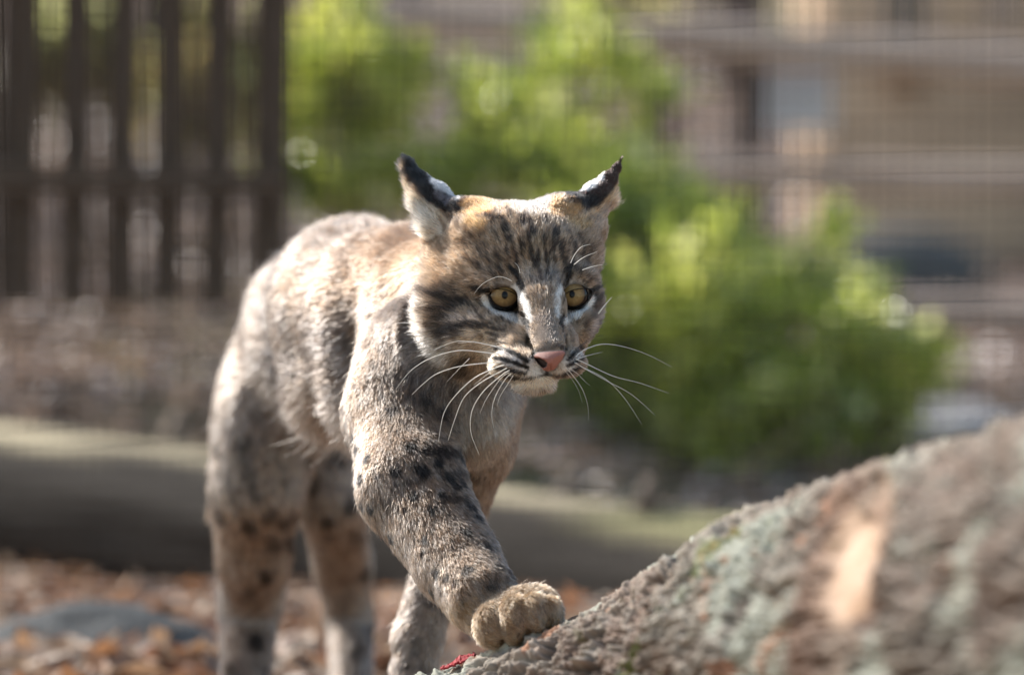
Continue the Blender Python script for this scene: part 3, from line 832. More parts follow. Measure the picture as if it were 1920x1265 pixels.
def axis(parts):
    out = [parts[0][0]]
    for a, b, h in parts:
        n = max(1, int(round((b - a) / h))); out += list(a + (b - a) * (np.arange(n) + 1) / n)
    return np.array(out, np.float32)
def build_surface():
    xs = axis([(-.31, -.10, .0045), (-.10, .10, .0018), (.10, .13, .004)])
    ds = axis([(-.17, .15, .0018), (.15, .40, .004), (.40, 1.0, .006)])
    zs = axis([(-.42, -.27, .006), (-.27, -.18, .0018), (-.18, -.06, .003), (-.06, .16, .0018)])
    X, Y, Z = np.meshgrid(xs, ds, zs, indexing='ij')
    f = np.full(X.shape, .08, np.float32)
    def apply(pr, fld):
        lo, hi = prim_box(pr); sl = []
        for ax_, l, h in ((xs, lo[0], hi[0]), (ds, lo[1], hi[1]), (zs, lo[2], hi[2])):
            sl.append(slice(np.searchsorted(ax_, l), np.searchsorted(ax_, h)))
        sl = tuple(sl)
        if any(s.start >= s.stop for s in sl): return
        q = np.stack([X[sl], Y[sl], Z[sl]], -1)
        d = prim_sdf(pr, q).astype(np.float32); k = prim_k(pr)
        if pr[-1] is True: fld[sl] = -smin(-fld[sl], d, k)
        else: fld[sl] = smin(fld[sl], d, k)
    for g in GROUPS:
        for pr in g: apply(pr, f)
    for pr in SCOOP: apply(pr, f)
    for pr in TOES: apply(pr, f)
    # eye sockets
    for (px, py, D, rx, ry) in ((948, 561, .032, 33, 23), (1077, 560, .032, 30, 22)):
        apply(el(px, py, D, rx, ry, 34, 4, 0, True), f)
    # surface nets
    neg = f < 0
    cnt = np.zeros(tuple(s - 1 for s in f.shape), np.int8)
    c = [(a, b, d) for a in (0, 1) for b in (0, 1) for d in (0, 1)]
    def cut(A, a, b, d): return A[a:A.shape[0] - 1 + a, b:A.shape[1] - 1 + b, d:A.shape[2] - 1 + d]
    for q in c: cnt += cut(neg, *q)
    act = (cnt > 0) & (cnt < 8)
    idx = np.argwhere(act); vid = np.full(cnt.shape, -1, np.int64); vid[act] = np.arange(len(idx))
    acc = np.zeros((len(idx), 3)); num = np.zeros(len(idx))
    I, J, K = idx.T
    crd = (xs, ds, zs)
    for a in c:
        for axn in range(3):
            if a[axn]: continue
            b = list(a); b[axn] = 1
            fa = f[I + a[0], J + a[1], K + a[2]]; fb = f[I + b[0], J + b[1], K + b[2]]
            m = (fa < 0) != (fb < 0)
            t = np.where(m, fa / np.where(m, fa - fb, 1), 0)
            pa = np.stack([xs[I + a[0]], ds[J + a[1]], zs[K + a[2]]], -1); pb = np.stack([xs[I + b[0]], ds[J + b[1]], zs[K + b[2]]], -1)
            acc[m] += (pa + (pb - pa) * t[:, None])[m]; num[m] += 1
    V = acc / num[:, None]
    Fs = []
    for axn in range(3):
        o = [(0, 1, 2), (1, 2, 0), (2, 0, 1)][axn]
        sh = list(f.shape); s0 = [slice(1, -1)] * 3; s0[axn] = slice(0, -1); s1 = [slice(1, -1)] * 3; s1[axn] = slice(1, None)
        A = neg[tuple(s0)]; B = neg[tuple(s1)]
        m = np.argwhere(A != B)
        if not len(m): continue
        av = A[tuple(m.T)]
        base = m + 1; base[:, axn] -= 1
        u, w = o[1], o[2]
        def at(du, dw):
            g = base.copy(); g[:, u] -= du; g[:, w] -= dw; return vid[tuple(g.T)]
        q = np.stack([at(1, 1), at(0, 1), at(0, 0), at(1, 0)], -1)
        q[~av] = q[~av][:, ::-1]
        Fs.append(q)
    Fq = np.concatenate(Fs)
    Fq = Fq[(Fq >= 0).all(1)]
    # light smoothing
    e = np.concatenate([Fq[:, [0, 1]], Fq[:, [1, 2]], Fq[:, [2, 3]], Fq[:, [3, 0]]]); e = np.concatenate([e, e[:, ::-1]])
    deg = np.bincount(e[:, 0], minlength=len(V))[:, None]
    for _ in range(3):
        s = np.stack([np.bincount(e[:, 0], weights=V[e[:, 1], k], minlength=len(V)) for k in range(3)], -1) / deg
        V = V * 0.5 + s * 0.5
    return V, Fq
BV, BF = build_surface()
def vnormals(V, F):
    n = np.cross(V[F[:, 2]] - V[F[:, 0]], V[F[:, 3]] - V[F[:, 1]])
    out = np.stack([sum(np.bincount(F[:, j], weights=n[:, k], minlength=len(V)) for j in range(4)) for k in range(3)], -1)
    return out / (np.linalg.norm(out, axis=1)[:, None] + 1e-12)
BN = vnormals(BV, BF)

# ------------------------------------------------------------------ coat: region weights, markings, hair lie
EYES = {'l': (946, 562, 27), 'r': (1074.5, 559.5, 25)}
LID_L = [(912, 545), (920, 542.5), (932, 542), (945, 543), (958, 547), (970, 555), (978, 567), (984, 581), (989, 597), (982, 596), (972, 588), (957, 582), (941, 577.5), (927, 569), (917, 556)]
LID_R = [(1050, 569), (1054, 558), (1062, 550), (1074, 544), (1088, 541.5), (1101, 541.5), (1110, 546), (1106, 557), (1098, 568), (1088, 576), (1074, 581.5), (1062, 584), (1054, 598), (1050, 586)]
def in_poly(x, y, poly):
    poly = np.asarray(poly, float); ins = np.zeros(x.shape, bool); n = len(poly)
    for i in range(n):
        x0, y0 = poly[i]; x1, y1 = poly[(i + 1) % n]
        ins ^= ((y0 > y) != (y1 > y)) & (x < (x1 - x0) * (y - y0) / (y1 - y0 + 1e-9) + x0)
    return ins
def pl_dist(x, y, pts, closed=False):
    pts = list(pts) + ([pts[0]] if closed else []); d = np.full(x.shape, 1e9)
    for (x0, y0), (x1, y1) in zip(pts[:-1], pts[1:]):
        vx, vy = x1 - x0, y1 - y0; t = np.clip(((x - x0) * vx + (y - y0) * vy) / (vx * vx + vy * vy + 1e-9), 0, 1)
        d = np.minimum(d, np.hypot(x - x0 - t * vx, y - y0 - t * vy))
    return d
DK = (0.022, 0.017, 0.014); WH = (0.80, 0.77, 0.73); GR = (0.36, 0.32, 0.29); OR = (0.46, 0.27, 0.13); CR = (0.62, 0.50, 0.38)
# (points, width, softness, colour, strength)
FACE = [
    # light fur round the eyes
    ([(966, 543), (979, 558), (987, 577), (994, 598)], 5.5, 4.5, WH, 1.0), ([(962, 540), (972, 545)], 6, 4, WH, .9),
    ([(915, 536), (932, 531), (952, 531), (966, 538)], 3, 5, WH, .2),
    ([(907, 556), (914, 570), (926, 582), (944, 588), (960, 593), (977, 602)], 5.5, 3.5, WH, 1.0),
    ([(1052, 536), (1046, 552), (1044, 575), (1046, 592)], 4.2, 4, WH, .95), ([(1054, 538), (1070, 531), (1088, 531), (1106, 538)], 3, 5, WH, .25),
    ([(1060, 602), (1074, 595), (1090, 584), (1103, 570), (1111, 557)], 5.5, 3.5, WH, 1.0),
    # muzzle
    ([(1000, 690)], 17, 12, WH, 1.0), ([(985, 697), (1010, 702)], 7, 6, WH, .9), ([(1062, 686)], 12, 9, WH, 1.0), ([(1045, 698), (1070, 690)], 6, 6, WH, .9),
    ([(925, 655), (945, 662), (975, 678)], 5, 5, (.6, .57, .55), .8), ([(920, 668), (945, 676), (985, 694)], 5, 4, (.6, .57, .55), .9), ([(930, 695), (965, 706), (1000, 706)], 5, 4, WH, .8),
    ([(965, 716), (1000, 722), (1030, 716)], 13, 9, (.82, .76, .66), 1.0), ([(1074, 665), (1090, 655)], 4, 4, WH, .7), ([(1072, 680), (1090, 668)], 4, 4, WH, .7),
    # cheek and throat
    ([(880, 650), (905, 675), (900, 640)], 28, 20, CR, .9), ([(850, 600), (890, 592)], 6, 9, (.45, .4, .36), .6), ([(885, 630), (905, 628)], 10, 9, CR, .7),
    ([(800, 640), (815, 665)], 22, 16, (.7, .66, .6), .8), ([(792, 560), (796, 610), (803, 650)], 7, 10, (.5, .45, .4), .8),  # narrow stroke: sunlit edge of the ruff painted into the fur
    ([(905, 700), (930, 715)], 20, 14, CR, .9), ([(1122, 590), (1110, 620)], 8, 8, (.4, .35, .31), .6),
    # whisker rows
    ([(933, 651), (950, 656), (968, 664), (988, 677)], 3.6, 2.6, DK, 1.0), ([(928, 671), (945, 674), (968, 681), (988, 688)], 3.6, 2.6, DK, 1.0),
    ([(932, 690), (955, 694), (985, 700)], 2.6, 2.2, DK, .95), ([(942, 701), (965, 709)], 2.8, 2.5, DK, .9),
    ([(1090, 650), (1080, 660), (1067, 673)], 3.4, 2.6, DK, 1.0), ([(1094, 671), (1080, 677), (1064, 687)], 3.2, 2.4, DK, 1.0), ([(1088, 687), (1072, 696), (1056, 704)], 2.8, 2.4, DK, .9),
    ([(955, 709), (985, 710), (1010, 706), (1025, 701), (1042, 706), (1060, 703)], 1.8, 2.5, DK, .9), ([(1025, 695), (1025, 703)], 2, 2, DK, .9),
    # nose bridge
    ([(988, 604), (991, 625), (990, 634)], 3.0, 3.5, DK, .8), ([(988, 632), (991, 650)], 4.0, 3.0, DK, .95), ([(1052, 600), (1056, 620)], 2.8, 3.5, DK, .8), ([(1060, 628), (1062, 648)], 2.6, 3, DK, .9),
    ([(1000, 655), (1030, 640), (1055, 650)], 8, 9, (.36, .27, .19), .6), ([(998, 668), (1003, 658), (1012, 654), (1034, 652), (1046, 647), (1062, 655)], 3.2, 2.4, DK, 1.0),
    ([(1020, 550), (1022, 600)], 16, 12, (.30, .215, .15), .7), ([(1022, 600), (1028, 640)], 18, 12, (.25, .205, .175), .8),
    # outer corners
    ([(976, 586), (984, 597), (989, 612)], 3.6, 3, DK, 1.0), ([(1056, 590), (1052, 603), (1054, 612)], 3, 3, DK, .95),
    ([(892, 537), (902, 543), (915, 546)], 4, 3, DK, 1.0), ([(1107, 545), (1120, 539)], 4, 3, DK, .95), ([(1108, 549), (1116, 553)], 3, 3, DK, .8),
    # cheek stripes
    ([(828, 624), (850, 612), (878, 606), (902, 609)], 5.5, 5, DK, .9), ([(838, 628), (858, 622)], 7, 6, DK, .75), ([(868, 566), (884, 572), (896, 588), (912, 610)], 2.2, 3, DK, .8),
    ([(800, 546), (835, 560), (868, 563)], 5, 4, DK, .9), ([(798, 584), (830, 577), (864, 574)], 4, 4, DK, .8), ([(815, 596), (845, 592)], 3, 4, DK, .6),
    ([(908, 612), (930, 617), (948, 619)], 2.4, 2.4, DK, .75), ([(912, 622), (935, 630), (950, 632)], 2.6, 2.4, DK, .8), ([(918, 634), (938, 642), (950, 643)], 2.6, 2.4, DK, .75), ([(905, 602), (925, 606)], 2, 2.4, DK, .6),
    ([(846, 702), (860, 684), (876, 670)], 6, 6, DK, .8), ([(858, 706), (872, 694)], 4, 5, DK, .6), ([(892, 620), (903, 632)], 3, 4, DK, .5), ([(822, 560), (832, 540)], 5, 5, DK, .4),
    ([(1120, 570), (1112, 592), (1100, 610)], 3, 4, DK, .6), ([(1126, 600), (1108, 628)], 3, 3, DK, .6), ([(1128, 545), (1122, 560)], 3, 4, DK, .5),
    # brow and crown streaks
    ([(955, 498), (969, 515), (980, 540)], 5, 4, DK, 1.0), ([(918, 538), (935, 534), (955, 536)], 3, 4, DK, .5), ([(1072, 494), (1067, 515), (1059, 534)], 4.2, 4, DK, 1.0), ([(1070, 537), (1085, 534), (1100, 537)], 3, 4, DK, .5),
    ([(990, 432), (993, 452), (996, 478), (1004, 500)], 3.4, 4, DK, .9), ([(1020, 445), (1022, 465), (1026, 490), (1027, 512)], 2.6, 4, DK, .85), ([(1008, 470), (1011, 500), (1014, 525)], 2.2, 3, DK, .7),
    ([(1040, 430), (1046, 450), (1052, 472)], 3.4, 4, DK, .85), ([(1054, 482), (1060, 500)], 2.6, 3.5, DK, .75), ([(1038, 480), (1044, 510)], 2, 3, DK, .6), ([(975, 445), (978, 470), (984, 492)], 2.2, 3.5, DK, .65),
    ([(942, 410), (953, 428)], 3.6, 4.5, DK, .8), ([(958, 444), (963, 464)], 2.8, 4, DK, .7), ([(925, 432), (934, 448)], 2.6, 4, DK, .55), ([(893, 396), (912, 402), (926, 410)], 5, 5, DK, .8), ([(958, 395), (964, 412)], 3, 4, DK, .6),
    ([(1064, 434), (1072, 452), (1078, 466)], 2.8, 4, DK, .65), ([(1088, 442), (1096, 460)], 3, 4.5, DK, .6), ([(1100, 478), (1106, 495)], 2.6, 4, DK, .6), ([(1006, 402), (1009, 420)], 3, 4, DK, .5), ([(890, 450), (905, 468)], 2.4, 5, DK, .4),
    ([(845, 405), (865, 430), (885, 445)], 4, 6, DK, .5), ([(1075, 500), (1095, 510), (1112, 520)], 2.8, 4, DK, .6), ([(925, 480), (940, 500)], 2.2, 4, DK, .5), ([(1000, 535), (1004, 550)], 1.8, 3, DK, .35), ([(945, 480), (952, 495)], 2, 4, DK, .5),
    ([(985, 505), (992, 520)], 7, 8, (.38, .35, .32), .35), ([(1040, 505), (1048, 525)], 7, 8, (.38, .35, .33), .35),
    ([(975, 380), (1000, 385), (1020, 380)], 14, 12, (.45, .42, .39), .7),
]
EAR_MARKS = [
    ('p', [(735, 300), (752, 305), (768, 345), (800, 384), (822, 402), (828, 436), (800, 446), (765, 425)], 7, (.72, .66, .58), .95),
    ('p', [(745, 275), (780, 300), (840, 335), (880, 355), (876, 378), (862, 396), (845, 398), (833, 394), (805, 380), (789, 362), (770, 337), (756, 303)], 4, (0.026, 0.02, 0.02), 1.0),
    ('p', [(800, 316), (835, 335), (868, 358), (858, 370), (838, 364), (818, 348)], 7, (.72, .71, .72), .95), ([(826, 362), (838, 372)], 6, 7, (.26, .24, .26), .6),
    ('p', [(1180, 270), (1150, 298), (1097, 326), (1055, 350), (1062, 372), (1090, 392), (1108, 396), (1121, 391), (1142, 372), (1161, 348), (1172, 315)], 4, (0.06, 0.040, 0.034), 1.0),
    ('p', [(1055, 355), (1085, 362), (1120, 362), (1138, 366), (1120, 388), (1095, 390)], 7, (0.024, 0.02, 0.02), .95),
    ('p', [(1072, 346), (1100, 326), (1130, 312), (1126, 336), (1108, 352), (1082, 358)], 6, (.80, .79, .79), 1.0),
    ([(753, 307), (763, 337), (778, 364), (798, 384), (822, 399), (842, 424)], 3.5, 3, (.58, .47, .36), .9),
    ([(1171, 318), (1162, 346), (1144, 372), (1122, 392), (1095, 406), (1064, 412)], 4, 3.5, (.58, .42, .28), .9),
 ([(1140, 395), (1125, 415)], 12, 9, (.50, .42, .36), .8),
    ([(880, 388), (905, 383)], 15, 9, OR, .8), ([(1045, 388), (1075, 392)], 14, 9, OR, .8), ([(880, 412), (900, 420)], 9, 8, (.52, .36, .2), .6), ([(1070, 416), (1100, 420)], 8, 7, (.52, .36, .2), .7),
]
LEG_MARKS = [
    ([(800, 842), (830, 848), (862, 850)], 8, 8, DK, .85), ([(830, 893), (865, 888), (890, 898)], 6, 6, DK, .7), ([(760, 905), (800, 900)], 4, 6, DK, .5), ([(835, 935), (870, 935)], 5, 6, DK, .6), ([(700, 945), (745, 950)], 4, 6, DK, .5),
    ([(640, 590), (660, 580)], 14, 16, (.06, .05, .045), .4), ([(655, 640), (668, 655)], 8, 10, (.06, .05, .045), .4),
    ([(450, 830), (462, 880), (480, 930)], 10, 10, (.08, .065, .055), .75), ([(430, 900), (445, 960)], 6, 8, (.08, .065, .055), .6), 
    ([(512, 1020)], 12, 8, DK, .7), ([(545, 1022)], 13, 8, DK, .8), ([(505, 970)], 12, 8, DK, .7), ([(555, 970)], 9, 8, DK, .6), ([(497, 1082)], 13, 8, DK, .8), ([(470, 1110)], 10, 8, DK, .5),
    ([(670, 1010)], 12, 9, DK, .5), ([(745, 1215)], 9, 6, DK, .6), ([(760, 1245)], 9, 6, DK, .6),
]
# (region name, prims, base colour, mottling colour, mottling strength, hair length, lift, gravity)
REG = dict(head=HEAD, ears=EARS, neck=NECK, body=BODY, leg=MAINLEG, toes=TOES, farleg=FARLEG, hind=HIND, farhind=FARHIND, tail=TAIL)
LENGTH = dict(head=.0072, ears=.0022, neck=.012, body=.0125, leg=.0088, toes=.0064, farleg=.009, hind=.0095, farhind=.009, tail=.013)
def regions(p):
    names = list(REG); d = np.stack([field(REG[n], p, .3) for n in names], -1)
    w = np.exp(-np.maximum(d - d.min(-1, keepdims=True), 0) / .012); w /= w.sum(-1, keepdims=True)
    return names, w
def markings(col, x, y, marks, gate, jitter):
    for mk in marks:
        if mk[0] == 'p':
            _, pts, soft, c, s = mk; w = 0
        else: pts, w, soft, c, s = mk
        xs_ = [q[0] for q in pts]; ys_ = [q[1] for q in pts]; m = w + soft + 6
        k = np.where((x > min(xs_) - m) & (x < max(xs_) + m) & (y > min(ys_) - m) & (y < max(ys_) + m) & (gate > .02))[0]
        if not len(k): continue
        if mk[0] == 'p': d = np.where(in_poly(x[k], y[k], pts), -1, 1) * pl_dist(x[k], y[k], pts, True)
        elif len(pts) == 1: d = np.hypot(x[k] - pts[0][0], y[k] - pts[0][1])
        else: d = pl_dist(x[k], y[k], pts)
        a = (1 - sstep(w - soft * .5, w + soft, d + jitter[k] * soft * 1.6)) * s * gate[k]
        col[k] = col[k] * (1 - a[:, None]) + np.array(c) * a[:, None]
    return col
def coat(p, n, rnd=None):
    """colour of the coat at the skin points p (camera axes)"""
    x, y = PX(p); names, w = regions(p.astype(np.float32)); R = {k: w[:, i] for i, k in enumerate(names)}
    fr = np.clip(-n[:, 1] * 3 + .6, 0, 1)
    f1 = fbm(p * 45, 3, 201); f2 = fbm(p * 110 + 3, 3, 211); f3 = fbm(p * 260, 2, 221)
    jit = f3 * 1.6 - .8
    N = len(p); col = np.zeros((N, 3))
    def mix(c, k, a): return c * (1 - a[:, None]) + np.array(k) * a[:, None]
    # body: grizzled grey with brown and dark ticking that follows the lie of the coat
    dx, dy = x - 1030.0, y - 672.0; ang = np.arctan2(dy, dx); rad = np.hypot(dx, dy)
    tick = fbm(p * np.array([420, 160, 240]), 2, 251); tick2 = fbm(p * np.array([300, 120, 170]) + 5, 2, 261)
    b = np.tile(np.array([.262, .235, .218]), (N, 1))
    b = mix(b, (.29, .215, .16), sstep(.48, .66, f1) * .4); b = mix(b, (.085, .065, .052), sstep(.50, .64, f2) * .6)
    ridge = sstep(-.02, .055, p[:, 2] + .02 * (f1 - .5)) * sstep(.12, .22, p[:, 1]); b = mix(b, (.24, .17, .12), ridge * .4 * (.5 + f1) * (1 - sstep(.35, .5, p[:, 1])))
    b = mix(b, (.045, .035, .03), sstep(.50, .66, tick) * .7); b = mix(b, (.60, .54, .48), sstep(.60, .72, tick2) * .45)
    # underside and inner legs
    under = sstep(.1, .8, -n[:, 2])
    b = mix(b, (.52, .46, .41), under * .5)
    # legs: sandy grey with small crisp spots
    d1, d2, cv = cells(p * np.array([66, 50, 66]), 301)
    spot = (1 - sstep(.29, .42, d1 + jit * .05)) * (cv > .24)
    l = np.tile(np.array([.35, .285, .235]), (N, 1)); l = mix(l, (.27, .185, .125), sstep(.45, .65, f1) * .45); l = mix(l, (.13, .10, .08), sstep(.54, .7, f2) * .4)
    l = mix(l, (.06, .045, .036), sstep(.50, .66, tick) * .55); l = mix(l, (.62, .56, .50), sstep(.58, .72, tick2) * .35)
    l = mix(l * .93, (.022, .018, .015), spot * .95)
    pawc = mix(np.tile(np.array([.46, .365, .27]), (N, 1)), (.2, .14, .1), sstep(.5, .68, tick) * .5)
    hl = mix(np.tile(np.array([.37, .31, .265]), (N, 1)), (.25, .18, .13), sstep(.48, .66, f1) * .3); hl = mix(hl, (.06, .045, .036), sstep(.52, .68, tick) * .4); hl = mix(hl, (.12, .09, .08), sstep(.54, .7, f2) * .4)
    d1, d2, cv = cells(p * np.array([40, 28, 34]), 305); hl = mix(hl, (.06, .048, .04), (1 - sstep(.24, .40, d1)) * (cv > .45) * .9)
    # head: grey-brown grizzle with fine streaks running back from the nose, warmer on the crown
    h = np.tile(np.array([.31, .245, .19]), (N, 1)); crown = np.clip(1 - np.hypot((x - 970) / 150, (y - 430) / 85), 0, 1) ** .5
    h = mix(h, (.36, .255, .17), crown * .5)
    str1 = fbm(np.stack([ang * 34, rad / 24, p[:, 1] * 8], -1), 2, 271); str2 = fbm(np.stack([ang * 44 + 3, rad / 14, p[:, 1] * 8], -1), 2, 281)
    far = sstep(60, 120, rad)
    h = mix(h, (.035, .028, .024), sstep(.54, .62, str1) * far * (.8 + .12 * crown)); h = mix(h, (.58, .50, .42), sstep(.60, .72, str2) * far * .55)
    h = mix(h, (.05, .04, .035), sstep(.50, .68, tick) * .45); h = mix(h, (.55, .45, .35), sstep(.58, .72, tick2) * .4)
    side = np.clip(1 - np.hypot((x - 840) / 60, (y - 500) / 70), 0, 1) ** .5; h = mix(h, (.36, .25, .16), side * .3)
    e = np.tile(np.array([.34, .25, .18]), (N, 1))
    nk = mix(b * .72, (.34, .21, .12), sstep(-.02, .04, p[:, 2]) * (.35 + .4 * f1))
    ch = sstep(.0, .6, n[:, 0] * .3 - n[:, 1] * .4) * np.clip(1 - np.hypot((x - 905) / 70, (y - 800) / 150), 0, 1) ** .5
    b = mix(b, (.52, .44, .37), ch * .9)
    gn = np.exp(-((p - C(745, 455, .22)) ** 2).sum(1) / (2 * .045 ** 2)); b = mix(b, (.15, .095, .06), gn * .65); nk = mix(nk, (.14, .09, .058), np.clip(gn * 1.2, 0, 1) * .8)
    tone = dict(head=h, ears=e, neck=nk, body=b, leg=l, toes=pawc, farleg=mix(l, (.36, .30, .26), np.full(N, .5)), hind=hl, farhind=hl, tail=mix(b, (.35, .22, .13), np.full(N, .6)))
    for k in names: col += tone[k] * R[k][:, None]
    pw = R['leg'] * sstep(1095, 1135, y + (x - 930) * .2); col = mix(col, (.45, .34, .23), pw * .8 * (1 - .5 * f2))
    hg = np.clip(R['head'] + R['ears'] * .6 + R['neck'] * (y > 600) * .4, 0, 1) * fr
    hg2 = np.clip(R['head'] + R['ears'], 0, 1) * (p[:, 1] < .2)
    col = markings(col, x, y, FACE, np.clip(hg * 1.3, 0, 1), jit); col = markings(col, x, y, EAR_MARKS, hg2, jit)
    col = markings(col, x, y, LEG_MARKS, np.clip(R['leg'] + R['body'] + R['hind'] + R['farleg'] + R['farhind'], 0, 1) * fr, jit)
    return np.clip(col, .01, .9), R

BONES = [((1035, 690, -.06), (1000, 450, .03)), ((1000, 450, .03), (940, 400, .14)), ((990, 640, .0), (840, 640, .10)), ((1050, 640, .0), (1125, 640, .09)), ((930, 480, .14), (790, 520, .28)),
         ((790, 430, .24), (640, 430, .42)), ((640, 430, .42), (500, 560, .65)), ((790, 620, .16), (640, 720, .38)), ((640, 720, .38), (520, 800, .5)), ((560, 650, .48), (430, 760, .66)),
         ((720, 560, .14), (730, 800, .07)), ((740, 800, .03), (790, 940, .0)), ((790, 940, -.02), (868, 1060, -.05)), ((868, 1060, -.06), (925, 1130, -.09)), ((925, 1130, -.09), (1000, 1210, -.15)),
         ((900, 760, .07), (880, 900, .12)), ((880, 900, .15), (830, 1050, .2)), ((830, 1050, .2), (775, 1200, .2)), ((775, 1200, .2), (750, 1380, .2)),
         ((480, 800, .54), (470, 950, .52)), ((470, 950, .52), (465, 1130, .62)), ((465, 1130, .64), (452, 1380, .56)), ((610, 880, .6), (640, 1060, .7)), ((640, 1060, .7), (660, 1380, .66)), ((440, 720, .80), (392, 1000, .86)),
         ((850, 410, .09), (755, 290, .11)), ((1070, 400, .09), (1167, 290, .11))]
def hair_dir(p, n, R):
    acc = np.zeros_like(p); 
    for i, (a, b) in enumerate(BONES):
        a = C(*a); b = C(*b); ba = b - a; L2 = ba @ ba; t = np.clip(((p - a) @ ba) / L2, 0, 1)
        d = np.linalg.norm(p - a - t[:, None] * ba, axis=1); acc += (ba / math.sqrt(L2)) / (d[:, None] + .004) ** 4
    acc /= np.linalg.norm(acc, axis=1)[:, None]
    # on the head the hair lies away from the nose
    nose = C(1030, 672, -.10); hd = p - nose; hd /= np.linalg.norm(hd, axis=1)[:, None]
    hw = np.clip(R['head'], 0, 1)[:, None]; t = acc * (1 - hw) + hd * hw
    t = t + np.array([0, 0, -.22]) * (np.clip(R['body'] + R['neck'] + R['leg'] * .5, 0, 1)[:, None])
    x, y = PX(p); low = (R['head'] * sstep(600, 700, y))[:, None]; t = t + np.array([0, 0, -.6]) * low * (p[:, 1:2] > .0)
    t = t - n * (t * n).sum(1)[:, None]
    return t / (np.linalg.norm(t, axis=1)[:, None] + 1e-9)

# ------------------------------------------------------------------ build the bobcat
CATROOT = empty("bobcat", P(600, 1380, .5), "bobcat with spotted grey brown coat and pink nose, stepping onto the leaning trunk", "bobcat")
skin = mesh_np("body", W(BV), BF, attr_mat("coat_skin", rough=0.95, spec=0.05), colors=coat(BV, BN)[0] * .8)
# the frame change keeps handedness flipped or not: make the faces look outward
body = new_obj("body", skin, CATROOT)

